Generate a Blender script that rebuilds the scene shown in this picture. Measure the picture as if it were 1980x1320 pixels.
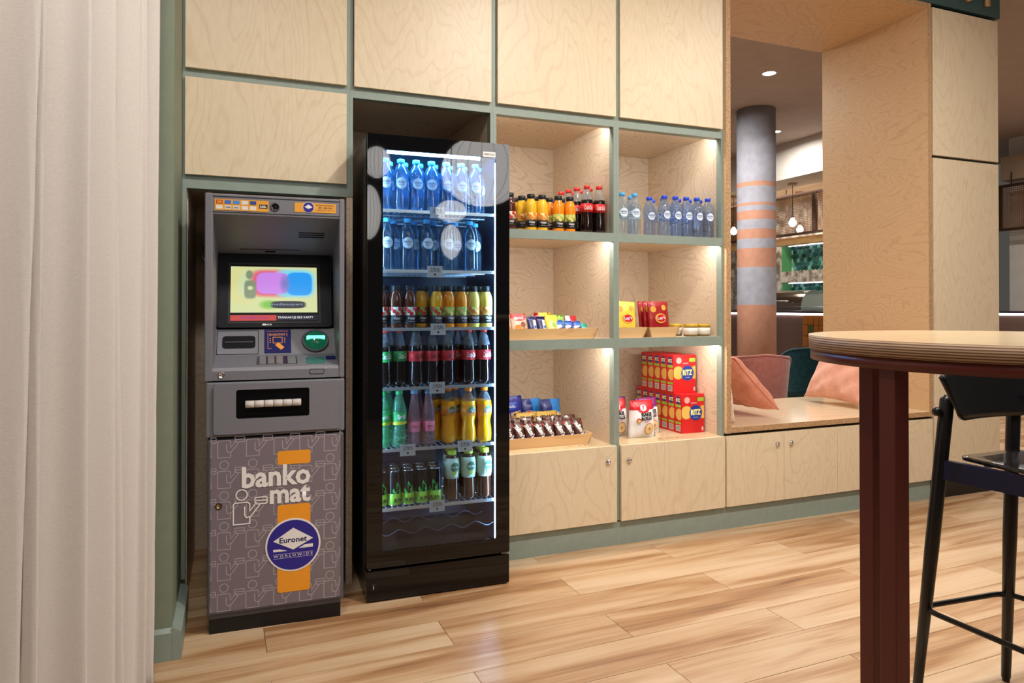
import bpy, bmesh, math, random
from mathutils import Vector, Matrix

random.seed(7)
scene = bpy.context.scene
for o in list(bpy.data.objects):
    bpy.data.objects.remove(o, do_unlink=True)
col = scene.collection
R = math.radians

# ------------------------------------------------------------------ camera
cam_d = bpy.data.cameras.new('camera')
cam_d.sensor_width = 36.0
cam_d.lens = 36.0 * 1344.78 / 1980.0
cam_d.shift_y = -79.167 / 1980.0
cam_d.clip_start = 0.05
cam_d.clip_end = 60
cam = bpy.data.objects.new('camera', cam_d)
col.objects.link(cam)
cam.location = (0, -2.8832, 1.14)
cam.rotation_euler = (R(90 + 0.4557), 0, R(-21.8918))
scene.camera = cam

# ------------------------------------------------------------------ world and lights
world = bpy.data.worlds.new('world')
scene.world = world
world.use_nodes = True
world.node_tree.nodes['Background'].inputs[0].default_value = (1.0, 0.93, 0.85, 1)
world.node_tree.nodes['Background'].inputs[1].default_value = 0.07


def area(name, loc, rot, sx, sy, power, color, shape='RECTANGLE', spread=180):
    d = bpy.data.lights.new(name, 'AREA')
    d.shape = shape
    d.size = sx
    if shape in ('RECTANGLE', 'ELLIPSE'):
        d.size_y = sy
    d.energy = power
    d.color = color
    d.spread = R(spread)
    o = bpy.data.objects.new(name, d)
    col.objects.link(o)
    o.location = loc
    o.rotation_euler = [R(a) for a in rot]
    return o


WARM = (1.0, 0.86, 0.70)
NEUT = (1.0, 0.94, 0.87)
area('key_downlight', (1.55, -1.65, 3.08), (20, 0, 0), 0.16, 0.16, 31, NEUT, 'DISK', 140)
area('left_downlight', (-0.1, -1.75, 3.08), (16, 0, 0), 0.3, 0.3, 13, NEUT, 'DISK', 140)
area('right_downlight', (3.3, -1.65, 3.08), (18, 0, 0), 0.2, 0.2, 30, NEUT, 'DISK', 150)
area('room_soft_fill', (1.2, -3.4, 3.08), (28, 0, 0), 3.0, 1.0, 26, NEUT)  # added broad fill for the room, not an actual ceiling fixture
area('lounge_soft_fill', (3.3, 2.6, 3.08), (0, 0, 0), 1.4, 1.4, 100, NEUT)  # added fill that brightens column and lounge ceiling; no panel hangs here
area('bar_side_fill', (6.9, 1.0, 3.1), (0, 0, 0), 0.2, 0.2, 40, NEUT, 'DISK', 170)  # extra lamp added to lift the dim far right wall
area('lounge_downlight_near', (4.27, 1.82, 3.125), (0, 0, 0), 0.09, 0.09, 22, NEUT, 'DISK', 150)
area('lounge_downlight_far', (5.77, 3.37, 3.125), (0, 0, 0), 0.09, 0.09, 30, NEUT, 'DISK', 170)
area('bar_soft_fill', (7.0, 4.4, 2.64), (0, 0, 0), 0.3, 2.4, 45, WARM)  # added fill under the soffit to brighten the bar, no real panel

scene.view_settings.view_transform = 'Standard'
scene.view_settings.look = 'None'
scene.view_settings.gamma = 1.0
scene.view_settings.use_curve_mapping = False
scene.view_settings.exposure = 0.0
scene.render.film_transparent = False


# ------------------------------------------------------------------ materials
def lin(c):
    c = c / 255.0
    return c / 12.92 if c <= 0.04045 else ((c + 0.055) / 1.055) ** 2.4


def S(r, g, b):
    return (lin(r), lin(g), lin(b), 1.0)


MATS = {}


def new_mat(name):
    m = bpy.data.materials.new(name)
    m.use_nodes = True
    nt = m.node_tree
    return m, nt, nt.nodes['Principled BSDF']


def mat(name, c, rough=0.5, metal=0.0, trans=0.0, ior=1.45, emit=None, es=0.0, spec=0.5, alpha=1.0, sheen=0.0, coat=0.0):
    if name in MATS:
        return MATS[name]
    m, nt, b = new_mat(name)
    b.inputs['Base Color'].default_value = c
    b.inputs['Roughness'].default_value = rough
    b.inputs['Metallic'].default_value = metal
    b.inputs['Transmission Weight'].default_value = trans
    b.inputs['IOR'].default_value = ior
    b.inputs['Specular IOR Level'].default_value = spec
    b.inputs['Alpha'].default_value = alpha
    b.inputs['Sheen Weight'].default_value = sheen
    b.inputs['Coat Weight'].default_value = coat
    if emit:
        b.inputs['Emission Color'].default_value = emit
        b.inputs['Emission Strength'].default_value = es
    MATS[name] = m
    return m


def N(nt, t, **kw):
    n = nt.nodes.new(t)
    for k, v in kw.items():
        setattr(n, k, v)
    return n


def ramp(nt, stops):
    r = nt.nodes.new('ShaderNodeValToRGB')
    e = r.color_ramp.elements
    while len(e) < len(stops):
        e.new(0.5)
    for i, (p, c) in enumerate(stops):
        e[i].position = p
        e[i].color = c
    return r


def coords(nt, scale=(1, 1, 1), rnd=True, rot=(0, 0, 0)):
    tc = N(nt, 'ShaderNodeTexCoord')
    mp = N(nt, 'ShaderNodeMapping')
    mp.inputs['Scale'].default_value = scale
    mp.inputs['Rotation'].default_value = rot
    nt.links.new(tc.outputs['Object'], mp.inputs['Vector'])
    if rnd:
        oi = N(nt, 'ShaderNodeObjectInfo')
        mu = N(nt, 'ShaderNodeMath', operation='MULTIPLY')
        mu.inputs[1].default_value = 37.0
        cb = N(nt, 'ShaderNodeCombineXYZ')
        nt.links.new(oi.outputs['Random'], mu.inputs[0])
        for i in range(3):
            nt.links.new(mu.outputs[0], cb.inputs[i])
        nt.links.new(cb.outputs[0], mp.inputs['Location'])
    return mp


def plywood(name, light, dark, scale, line=0.30, rough=0.42, rings=9.0, coat=0.0):
    """birch veneer: contour-like grain lines over fine fibre"""
    if name in MATS:
        return MATS[name]
    m, nt, b = new_mat(name)
    mp = coords(nt, scale)
    n1 = N(nt, 'ShaderNodeTexNoise')
    n1.inputs['Scale'].default_value = 1.0
    n1.inputs['Detail'].default_value = 2.5
    n1.inputs['Distortion'].default_value = 0.5
    nt.links.new(mp.outputs[0], n1.inputs['Vector'])
    mul = N(nt, 'ShaderNodeMath', operation='MULTIPLY')
    mul.inputs[1].default_value = rings * 6.283
    nt.links.new(n1.outputs[0], mul.inputs[0])
    sn = N(nt, 'ShaderNodeMath', operation='SINE')
    nt.links.new(mul.outputs[0], sn.inputs[0])
    r1 = ramp(nt, [(0.0, (0, 0, 0, 1)), (0.84, (0.06, 0.06, 0.06, 1)), (0.985, (1, 1, 1, 1))])
    mr = N(nt, 'ShaderNodeMapRange')
    mr.inputs['From Min'].default_value = -1
    nt.links.new(sn.outputs[0], mr.inputs['Value'])
    nt.links.new(mr.outputs[0], r1.inputs[0])
    mp2 = coords(nt, tuple(s * k for s, k in zip(scale, (18, 18, 18))))
    n2 = N(nt, 'ShaderNodeTexNoise')
    n2.inputs['Scale'].default_value = 1.6
    n2.inputs['Detail'].default_value = 4
    nt.links.new(mp2.outputs[0], n2.inputs['Vector'])
    fac = N(nt, 'ShaderNodeMath', operation='MULTIPLY')
    fac.inputs[1].default_value = line
    nt.links.new(r1.outputs[0], fac.inputs[0])
    fac2 = N(nt, 'ShaderNodeMath', operation='MULTIPLY_ADD')
    fac2.inputs[1].default_value = 0.35
    nt.links.new(n2.outputs[0], fac2.inputs[0])
    nt.links.new(fac.outputs[0], fac2.inputs[2])
    sub = N(nt, 'ShaderNodeMath', operation='SUBTRACT', use_clamp=True)
    sub.inputs[1].default_value = 0.1
    nt.links.new(fac2.outputs[0], sub.inputs[0])
    mx = N(nt, 'ShaderNodeMix', data_type='RGBA')
    mx.inputs[6].default_value = light
    mx.inputs[7].default_value = dark
    nt.links.new(sub.outputs[0], mx.inputs[0])
    nt.links.new(mx.outputs[2], b.inputs['Base Color'])
    b.inputs['Roughness'].default_value = rough
    b.inputs['Coat Weight'].default_value = coat
    b.inputs['Coat Roughness'].default_value = 0.15
    MATS[name] = m
    return m


LIGHTW, DARKW = S(228, 211, 180), S(182, 143, 98)
ply_door = plywood('birch_door', LIGHTW, DARKW, (2.6, 2.6, 0.8), line=0.15, rings=26)
ply_in = plywood('birch_interior', S(224, 206, 182), S(160, 122, 92), (1.7, 1.7, 2.8), line=0.26, rings=38)
ply_niche = plywood('birch_reveal', S(224, 192, 150), S(160, 112, 68), (1.3, 1.3, 3.4), line=0.17, rings=30)
ply_top = plywood('birch_worktop', S(226, 202, 162), S(190, 150, 104), (1.0, 3.0, 1.0), line=0.16, rings=12, rough=0.22, coat=0.3)
tray_wood = plywood('tray_bamboo', S(224, 186, 134), S(190, 140, 86), (1.0, 6.0, 14.0), line=0.3, rings=5)


def edge_mat(name, a, b_, pitch):
    m, nt, b = new_mat(name)
    mp = coords(nt, (1, 1, 1), rnd=False)
    sp = N(nt, 'ShaderNodeSeparateXYZ')
    nt.links.new(mp.outputs[0], sp.inputs[0])
    mu = N(nt, 'ShaderNodeMath', operation='MULTIPLY')
    mu.inputs[1].default_value = 6.283 / pitch
    nt.links.new(sp.outputs[2], mu.inputs[0])
    sn = N(nt, 'ShaderNodeMath', operation='SINE')
    nt.links.new(mu.outputs[0], sn.inputs[0])
    no = N(nt, 'ShaderNodeTexNoise')
    no.inputs['Scale'].default_value = 25
    nt.links.new(mp.outputs[0], no.inputs['Vector'])
    ad = N(nt, 'ShaderNodeMath', operation='MULTIPLY_ADD')
    ad.inputs[1].default_value = 0.9
    nt.links.new(no.outputs[0], ad.inputs[0])
    nt.links.new(sn.outputs[0], ad.inputs[2])
    r = ramp(nt, [(0.35, a), (0.75, b_)])
    nt.links.new(ad.outputs[0], r.inputs[0])
    nt.links.new(r.outputs[0], b.inputs['Base Color'])
    b.inputs['Roughness'].default_value = 0.6
    return m


table_edge = edge_mat('table_edge_plies', S(190, 158, 122), S(104, 72, 52), 0.0048)


def ply_edge_plain(name):
    m, nt, b = new_mat(name)
    mp = coords(nt, (60, 60, 60))
    no = N(nt, 'ShaderNodeTexNoise')
    no.inputs['Scale'].default_value = 2.0
    no.inputs['Detail'].default_value = 5
    nt.links.new(mp.outputs[0], no.inputs['Vector'])
    r = ramp(nt, [(0.3, S(150, 112, 78)), (0.7, S(206, 168, 124))])
    nt.links.new(no.outputs[0], r.inputs[0])
    nt.links.new(r.outputs[0], b.inputs['Base Color'])
    b.inputs['Roughness'].default_value = 0.6
    return m


ply_edge = ply_edge_plain('plywood_edge')


def plank_material():
    m, nt, b = new_mat('oak_plank')
    oi = N(nt, 'ShaderNodeObjectInfo')
    mp = coords(nt, (0.9, 9.0, 1.0))
    n1 = N(nt, 'ShaderNodeTexNoise')
    n1.inputs['Scale'].default_value = 1.0
    n1.inputs['Detail'].default_value = 3
    n1.inputs['Distortion'].default_value = 0.9
    nt.links.new(mp.outputs[0], n1.inputs['Vector'])
    mp2 = coords(nt, (4.0, 110.0, 1.0))
    n2 = N(nt, 'ShaderNodeTexNoise')
    n2.inputs['Scale'].default_value = 1.0
    n2.inputs['Detail'].default_value = 6
    nt.links.new(mp2.outputs[0], n2.inputs['Vector'])
    a = N(nt, 'ShaderNodeMath', operation='MULTIPLY_ADD')
    a.inputs[1].default_value = 0.28
    nt.links.new(n2.outputs[0], a.inputs[0])
    nt.links.new(n1.outputs[0], a.inputs[2])
    rr = N(nt, 'ShaderNodeMath', operation='MULTIPLY_ADD')
    rr.inputs[1].default_value = 0.10
    nt.links.new(oi.outputs['Random'], rr.inputs[0])
    nt.links.new(a.outputs[0], rr.inputs[2])
    r = ramp(nt, [(0.49, S(206, 179, 146)), (0.66, S(193, 160, 123)), (0.82, S(166, 124, 84)), (0.98, S(124, 86, 58))])
    nt.links.new(rr.outputs[0], r.inputs[0])
    nt.links.new(r.outputs[0], b.inputs['Base Color'])
    b.inputs['Roughness'].default_value = 0.38
    bp = N(nt, 'ShaderNodeBump')
    bp.inputs['Strength'].default_value = 0.06
    nt.links.new(n2.outputs[0], bp.inputs['Height'])
    nt.links.new(bp.outputs[0], b.inputs['Normal'])
    return m


plank_m = plank_material()


def speckle(name, a, b_, scale, lo, hi, rough=0.7, bump=0.0, detail=4):
    if name in MATS:
        return MATS[name]
    m, nt, b = new_mat(name)
    mp = coords(nt, (1, 1, 1), rnd=False)
    no = N(nt, 'ShaderNodeTexNoise')
    no.inputs['Scale'].default_value = scale
    no.inputs['Detail'].default_value = detail
    nt.links.new(mp.outputs[0], no.inputs['Vector'])
    r = ramp(nt, [(lo, a), (hi, b_)])
    nt.links.new(no.outputs[0], r.inputs[0])
    nt.links.new(r.outputs[0], b.inputs['Base Color'])
    b.inputs['Roughness'].default_value = rough
    if bump:
        bp = N(nt, 'ShaderNodeBump')
        bp.inputs['Strength'].default_value = bump
        nt.links.new(no.outputs[0], bp.inputs['Height'])
        nt.links.new(bp.outputs[0], b.inputs['Normal'])
    MATS[name] = m
    return m


green = speckle('sage_green_paint', S(138, 152, 142), S(144, 158, 148), 30, 0.3, 0.7, 0.45)
teal_paint = mat('teal_paint', S(62, 92, 94), 0.5)
pier_green = speckle('pier_green_paint', S(128, 138, 118), S(134, 144, 124), 20, 0.3, 0.7, 0.6)
dark_gap = mat('dark_gap', S(40, 30, 24), 0.9)
grout = mat('grout', S(150, 130, 110), 0.9)
black_gloss = mat('black_gloss', S(8, 8, 9), 0.025, spec=0.5)
black_plastic = mat('black_plastic', S(18, 18, 20), 0.4)
black_lacquer = mat('black_lacquer', S(16, 16, 18), 0.32)
navy_lacquer = mat('navy_lacquer', S(14, 24, 66), 0.4)
steel = mat('brushed_steel', S(190, 190, 192), 0.25, metal=1.0)
chrome = mat('chrome', S(225, 225, 228), 0.12, metal=1.0)
white_p = mat('white_print', S(235, 232, 230), 0.5)
grey_metal = speckle('powder_grey', S(112, 112, 120), S(122, 122, 130), 260, 0.35, 0.65, 0.45, 0.05)
grey_dark = speckle('powder_dark_grey', S(80, 80, 88), S(90, 90, 98), 260, 0.35, 0.65, 0.5, 0.05)
mauve = mat('mauve_print', S(122, 112, 120), 0.42)
mauve_line = mat('mauve_line_print', S(170, 162, 168), 0.45)
orange_p = mat('orange_print', S(238, 156, 40), 0.45)
blue_p = mat('royal_blue_print', S(44, 36, 140), 0.45)
navy_p = mat('navy_print', S(26, 26, 92), 0.5, spec=0.2)
maroon = mat('maroon_steel', S(92, 34, 26), 0.38)


def clear_plastic(name, tint, rough=0.06, ior=1.25, trans=0.92, coat=0.0):
    return mat(name, tint, rough, trans=trans, ior=ior, coat=coat)


def pane_material():
    m = bpy.data.materials.new('door_glass')
    m.use_nodes = True
    nt = m.node_tree
    nt.nodes.clear()
    out = N(nt, 'ShaderNodeOutputMaterial')
    tr = N(nt, 'ShaderNodeBsdfTransparent')
    tr.inputs[0].default_value = (0.90, 0.95, 0.97, 1)
    gl = N(nt, 'ShaderNodeBsdfGlossy')
    gl.inputs['Roughness'].default_value = 0.02
    fr = N(nt, 'ShaderNodeFresnel')
    fr.inputs['IOR'].default_value = 1.45
    mx = N(nt, 'ShaderNodeMixShader')
    nt.links.new(fr.outputs[0], mx.inputs[0])
    nt.links.new(tr.outputs[0], mx.inputs[1])
    nt.links.new(gl.outputs[0], mx.inputs[2])
    nt.links.new(mx.outputs[0], out.inputs[0])
    return m


glass_pane = pane_material()


def emit_mat(name, c, s, base=(0.03, 0.03, 0.03, 1)):
    return mat(name, base, 0.5, emit=c, es=s, spec=0.2)


led_cool = emit_mat('cool_led', (0.10, 0.44, 1.0, 1), 360.0)
led_cool2 = emit_mat('cool_led_strip', (0.38, 0.66, 1.0, 1), 130.0)
led_warm = emit_mat('shelf_led', (1.0, 0.95, 0.90, 1), 75.0)
led_white = emit_mat('bar_led', (1.0, 0.95, 0.98, 1), 9.0)
bulb_m = emit_mat('bulb_glow', (1.0, 0.90, 0.75, 1), 30.0)
downlight_m = emit_mat('downlight_glow', (1.0, 0.95, 0.88, 1), 30.0)
lantern_m = emit_mat('lantern_glow', (1.0, 0.96, 0.93, 1), 9.0)


# ------------------------------------------------------------------ mesh tools
class MB:
    def __init__(self):
        self.v, self.f, self.m, self.s = [], [], [], []

    def add(self, vs, fs, mi=0, smooth=False):
        n = len(self.v)
        self.v += [tuple(p) for p in vs]
        for i, f in enumerate(fs):
            self.f.append([n + k for k in f])
            self.m.append(mi[i] if isinstance(mi, (list, tuple)) else mi)
            self.s.append(smooth)
        return self

    def box(self, x0, x1, y0, y1, z0, z1, mi=0, bev=0.0, M=None):
        bm = bmesh.new()
        bmesh.ops.create_cube(bm, size=1.0)
        for p in bm.verts:
            p.co = Vector(((x0 + x1) / 2 + p.co.x * (x1 - x0), (y0 + y1) / 2 + p.co.y * (y1 - y0), (z0 + z1) / 2 + p.co.z * (z1 - z0)))
        if bev > 0:
            bmesh.ops.bevel(bm, geom=list(bm.edges), offset=bev, segments=2, affect='EDGES', profile=0.5)
        if M is not None:
            bm.transform(M)
        bm.verts.index_update()
        self.add([p.co[:] for p in bm.verts], [[q.index for q in f.verts] for f in bm.faces], mi)
        bm.free()
        return self

    def lathe(self, prof, c=(0, 0, 0), seg=24, mi=0, smooth=True, sx=1.0, sy=1.0):
        """prof: list of (r, z) bottom to top; mi int or list per band"""
        vs, fs, ms = [], [], []
        k = len(prof)
        for r, z in prof:
            for j in range(seg):
                a = 2 * math.pi * j / seg
                vs.append((c[0] + r * math.cos(a) * sx, c[1] + r * math.sin(a) * sy, c[2] + z))
        for i in range(k - 1):
            for j in range(seg):
                j2 = (j + 1) % seg
                fs.append([i * seg + j, i * seg + j2, (i + 1) * seg + j2, (i + 1) * seg + j])
                ms.append(mi[i] if isinstance(mi, (list, tuple)) else mi)
        self.add(vs, fs, ms, smooth)
        n = len(self.v) - len(vs)
        if prof[0][0] > 1e-5:
            self.f.append([n + j for j in reversed(range(seg))]); self.m.append(ms[0]); self.s.append(False)
        if prof[-1][0] > 1e-5:
            self.f.append([n + (k - 1) * seg + j for j in range(seg)]); self.m.append(ms[-1]); self.s.append(False)
        return self

    def tube(self, pts, r, seg=8, closed=False, mi=0):
        P = [Vector(p) for p in pts]
        n = len(P)
        rr = r if isinstance(r, (list, tuple)) else [r] * n
        vs, fs = [], []
        prev = None
        for i in range(n):
            if closed:
                t = (P[(i + 1) % n] - P[i - 1]).normalized()
            else:
                t = (P[min(i + 1, n - 1)] - P[max(i - 1, 0)]).normalized()
            if prev is None:
                u = t.orthogonal().normalized()
            else:
                u = (prev - t * prev.dot(t)).normalized()
            prev = u
            w = t.cross(u)
            for j in range(seg):
                a = 2 * math.pi * j / seg
                vs.append(P[i] + (u * math.cos(a) + w * math.sin(a)) * rr[i])
        for i in range(n if closed else n - 1):
            for j in range(seg):
                i2, j2 = (i + 1) % n, (j + 1) % seg
                fs.append([i * seg + j, i * seg + j2, i2 * seg + j2, i2 * seg + j])
        b = len(self.v)
        self.add(vs, fs, mi, True)
        if not closed:
            self.f.append([b + j for j in reversed(range(seg))]); self.m.append(mi); self.s.append(False)
            self.f.append([b + (n - 1) * seg + j for j in range(seg)]); self.m.append(mi); self.s.append(False)
        return self

    def prism(self, poly, y0, y1, mi=0, axis='y'):
        """poly in (x,z) extruded along y (axis y), in (y,z) along x (axis x), in (x,y) along z (axis z)"""
        k = len(poly)

        def P(a, b, t):
            return {'y': (a, t, b), 'x': (t, a, b), 'z': (a, b, t)}[axis]
        vs = [P(a, b, y0) for a, b in poly] + [P(a, b, y1) for a, b in poly]
        fs = [list(range(k)), list(reversed(range(k, 2 * k)))]
        fs += [[i, i + k, (i + 1) % k + k, (i + 1) % k] for i in range(k)]
        return self.add(vs, fs, mi)

    def ring(self, outer, inner, y0, y1, mi=0):
        """flat frame between two loops (x,z) with equal vertex counts"""
        k = len(outer)
        vs = [(a, y0, b) for a, b in outer] + [(a, y0, b) for a, b in inner] + [(a, y1, b) for a, b in outer] + [(a, y1, b) for a, b in inner]
        fs = []
        for i in range(k):
            j = (i + 1) % k
            fs += [[i, j, j + k, i + k], [i + 2 * k, i + 3 * k, j + 3 * k, j + 2 * k], [i, i + 2 * k, j + 2 * k, j], [i + k, j + k, j + 3 * k, i + 3 * k]]
        return self.add(vs, fs, mi)

    def xf(self, M):
        self.v = [tuple(M @ Vector(p)) for p in self.v]
        return self

    def mesh(self, name, mats):
        me = bpy.data.meshes.new(name)
        me.from_pydata(self.v, [], self.f)
        for m in (mats if isinstance(mats, (list, tuple)) else [mats]):
            me.materials.append(m)
        me.polygons.foreach_set('material_index', self.m)
        me.polygons.foreach_set('use_smooth', self.s)
        bm = bmesh.new()
        bm.from_mesh(me)
        bmesh.ops.recalc_face_normals(bm, faces=list(bm.faces))
        bm.to_mesh(me)
        bm.free()
        me.update()
        return me

    def build(self, name, mats, parent=None, loc=(0, 0, 0), rot=(0, 0, 0)):
        return link(name, self.mesh(name, mats), parent, loc, rot)


def link(name, me, parent=None, loc=(0, 0, 0), rot=(0, 0, 0)):
    o = bpy.data.objects.new(name, me)
    col.objects.link(o)
    o.location = loc
    o.rotation_euler = rot
    if parent is not None:
        o.parent = parent
    return o


def tag(o, label, cat, group=None):
    o['label'] = label
    o['category'] = cat
    if group:
        o['group'] = group
    return o


def thing(name, label, cat, loc=(0, 0, 0), rz=0.0, group=None):
    o = bpy.data.objects.new(name, None)
    o.empty_display_size = 0.1
    col.objects.link(o)
    o.location = loc
    o.rotation_euler = (0, 0, rz)
    return tag(o, label, cat, group)


def struct(o):
    o['kind'] = 'structure'
    return o


def copy_tree(o, parent=None):
    c = o.copy()
    col.objects.link(c)
    if parent is not None:
        c.parent = parent
    for ch in list(o.children):
        copy_tree(ch, c)
    return c


def box(name, m, x0, x1, y0, y1, z0, z1, parent=None, bev=0.0):
    """box whose origin sits at its own middle, so grain differs from piece to piece"""
    cx, cy, cz = (x0 + x1) / 2, (y0 + y1) / 2, (z0 + z1) / 2
    return MB().box(x0 - cx, x1 - cx, y0 - cy, y1 - cy, z0 - cz, z1 - cz, 0, bev).build(name, m, parent, (cx, cy, cz))


def rrect(x0, x1, z0, z1, r, n=5):
    pts = []
    for cx, cz, a0 in ((x1 - r, z0 + r, -90), (x1 - r, z1 - r, 0), (x0 + r, z1 - r, 90), (x0 + r, z0 + r, 180)):
        for i in range(n + 1):
            a = R(a0 + 90 * i / n)
            pts.append((cx + r * math.cos(a), cz + r * math.sin(a)))
    return pts


def circle(cx, cz, r, n=32):
    return [(cx + r * math.cos(2 * math.pi * i / n), cz + r * math.sin(2 * math.pi * i / n)) for i in range(n)]


TEXTS = {}


def text_mesh(txt, mat_, w=None, h=None, bold=0.0, shear=0.0, depth=0.0004, bend=None, res=2):
    """lettering in the xz plane facing -y, centred on the origin, fitted to w and h; bend = radius of a cylinder it wraps"""
    key = (txt, mat_.name, w, h, bold, shear, bend)
    if key in TEXTS:
        return TEXTS[key]
    cu = bpy.data.curves.new('t', 'FONT')
    cu.body = txt
    cu.size = 1.0
    cu.offset = bold
    cu.shear = shear
    cu.resolution_u = res
    ob = bpy.data.objects.new('t', cu)
    col.objects.link(ob)
    bpy.context.view_layer.update()
    me = bpy.data.meshes.new_from_object(ob.evaluated_get(bpy.context.evaluated_depsgraph_get()))
    bpy.data.objects.remove(ob)
    bpy.data.curves.remove(cu)
    xs = [p.co.x for p in me.vertices]
    ys = [p.co.y for p in me.vertices]
    bw, bh = max(xs) - min(xs), max(ys) - min(ys)
    sx = w / bw if w else h / bh
    sy = h / bh if h else sx
    cx, cy = (max(xs) + min(xs)) / 2, (max(ys) + min(ys)) / 2
    for p in me.vertices:
        x, z = (p.co.x - cx) * sx, (p.co.y - cy) * sy
        if bend:
            p.co = (bend * math.sin(x / bend), -bend * math.cos(x / bend), z)
        else:
            p.co = (x, 0, z)
    me.materials.clear()
    me.materials.append(mat_)
    TEXTS[key] = me
    return me


def text(name, txt, mat_, x, y, z, parent, w=None, h=None, bold=0.0, shear=0.0, rot=(0, 0, 0)):
    return link(name, text_mesh(txt, mat_, w, h, bold, shear), parent, (x, y, z), rot)


ORD = ['first', 'second', 'third', 'fourth', 'fifth', 'sixth', 'seventh', 'eighth', 'ninth', 'tenth', 'eleventh', 'twelfth', 'thirteenth', 'fourteenth', 'fifteenth']

# ================================================================== THE SETTING
CEIL = 3.14
floor = struct(MB().box(-3.0, 10.0, -4.6, 9.5, -0.03, -0.009).build('floor', grout))
# planks: 19 cm boards, 1.17 m long, half-bond, very slightly turned to the wall
PW, PL = 0.19, 1.17
plank_me = MB().box(-PL / 2 + 0.0009, PL / 2 - 0.0009, -PW / 2 + 0.0009, PW / 2 - 0.0009, -0.010, 0.0, 0, 0.0006).mesh('plank', plank_m)
ang = R(1.1)
ca, sa = math.cos(ang), math.sin(ang)
for r in range(-16, 15):
    for k in range(-3, 9):
        u = 1.27 + (0.585 if r % 2 else 0.0) - PL / 2 + k * PL
        w = -0.33 - r * PW + (-0.026)
        x = ca * u - sa * w
        y = sa * u + ca * w
        if x < -1.2 or x > 8.4 or y < -3.1 or y > 2.4:
            continue
        if (y > 0.9 and x < 3.8) or (y > 1.3 and x < 5.2):
            continue
        link('plank', plank_me, floor, (x, y, 0), (0, 0, ang))

ceil_m = speckle('ceiling_taupe', S(186, 168, 156), S(194, 176, 164), 6, 0.3, 0.7, 0.9)
struct(MB().box(-3.0, 10.0, -4.6, 9.5, CEIL, CEIL + 0.05).build('ceiling', ceil_m))

# left pier with its skirting
struct(box('wall_left', pier_green, -2.4, -0.178, -0.375, 0.72, 0.0, CEIL))
bb = MB()
bb.prism([(-0.391, 0), (-0.376, 0), (-0.376, 0.101), (-0.379, 0.101), (-0.391, 0.089)], -2.4, -0.1785, axis='x')
bb.prism([(-0.178, 0), (-0.150, 0), (-0.150, 0.089), (-0.172, 0.103), (-0.178, 0.103)], -0.391, 0.0)
struct(bb.build('baseboard_left', green))

# ================================================================== BUILT-IN STORAGE WALL
FZ = 0.02          # green frame sits 2 cm behind the door faces
BACK = 0.694
DT = 0.018         # door thickness


def lock(parent, x, z, y=0.0):
    m = MB().lathe([(0.0135, 0), (0.0135, 0.004), (0.0115, 0.009), (0.0085, 0.0105), (0.0085, 0.012), (0.004, 0.012), (0.0038, 0.0095), (0, 0.0095)], seg=24)
    m.xf(Matrix.Translation((x, y, z)) @ Matrix.Rotation(R(90), 4, 'X'))
    m.box(x - 0.0008, x + 0.0008, y - 0.0128, y - 0.011, z - 0.005, z + 0.005)
    return m.build('lock', chrome, parent)


def door(name, parent, x0, x1, z0, z1, m=ply_door):
    o = box(name, m, x0, x1, 0.0, DT, z0, z1, parent, 0.0008)
    return o


def mod_door(parent, x0, x1, z0, z1, lx=None, lz=None):
    o = door('door', parent, x0, x1, z0, z1)
    if lx is not None:
        c = o.location
        lock(o, lx - c.x, lz - c.z, -c.y)
    return o


# --- unit over the cash machine
u = thing('storage_cabinet', 'birch panelled cabinet with green frame above the cash machine', 'cabinet')
box('stile', green, -0.1775, -0.163, FZ, 0.06, 0.11, CEIL - 0.01, u)
box('stile', green, 0.434, 0.446, FZ, 0.06, 1.59, CEIL - 0.01, u)
box('rail', green, -0.163, 0.434, FZ, 0.06, 2.0, 2.05, u)
box('rail', green, -0.163, 0.434, FZ, 0.06, 1.588, 1.642, u)
mod_door(u, -0.1682, 0.431, 2.0419, 2.60)
mod_door(u, -0.1682, 0.431, 2.606, CEIL - 0.02)
mod_door(u, -0.1682, 0.431, 1.6377, 2.0067)
box('side_panel', ply_in, -0.1775, -0.160, 0.06, BACK, 0.0, CEIL - 0.01, u)
box('side_panel', ply_in, 0.434, 0.446, FZ + 0.005, BACK, 0.0, 1.59, u)
box('side_panel', ply_in, 0.434, 0.446, 0.06, BACK, 1.59, CEIL - 0.01, u)
box('back_panel', ply_in, -0.160, 0.434, BACK, BACK + 0.012, 0.0, CEIL - 0.01, u)
box('ceiling_panel', ply_in, -0.160, 0.434, 0.06, BACK, 1.600, 1.62, u)
# --- unit around the cooler
u = thing('storage_cabinet', 'birch panelled cabinet with open bay that holds the drinks cooler', 'cabinet')
box('stile', green, 0.4465, 0.459, FZ, 0.06, 1.59, CEIL - 0.01, u)
box('stile', green, 1.0625, 1.075, FZ, 0.06, 0.0, CEIL - 0.01, u)
box('rail', green, 0.459, 1.0625, FZ, 0.06, 2.0, 2.05, u)
mod_door(u, 0.4612, 1.0608, 2.0419, CEIL - 0.02)
box('side_panel', ply_in, 0.4465, 0.459, FZ + 0.005, BACK, 0.0, 1.59, u)
box('side_panel', ply_in, 0.4465, 0.459, 0.06, BACK, 1.59, CEIL - 0.01, u)
box('side_panel', ply_in, 1.0625, 1.075, 0.06, BACK, 0.0, CEIL - 0.01, u)
box('back_panel', ply_in, 0.459, 1.0625, BACK, BACK + 0.012, 0.0, CEIL - 0.01, u)
box('ceiling_panel', ply_in, 0.459, 1.0625, 0.06, BACK, 2.027, 2.045, u)


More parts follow.
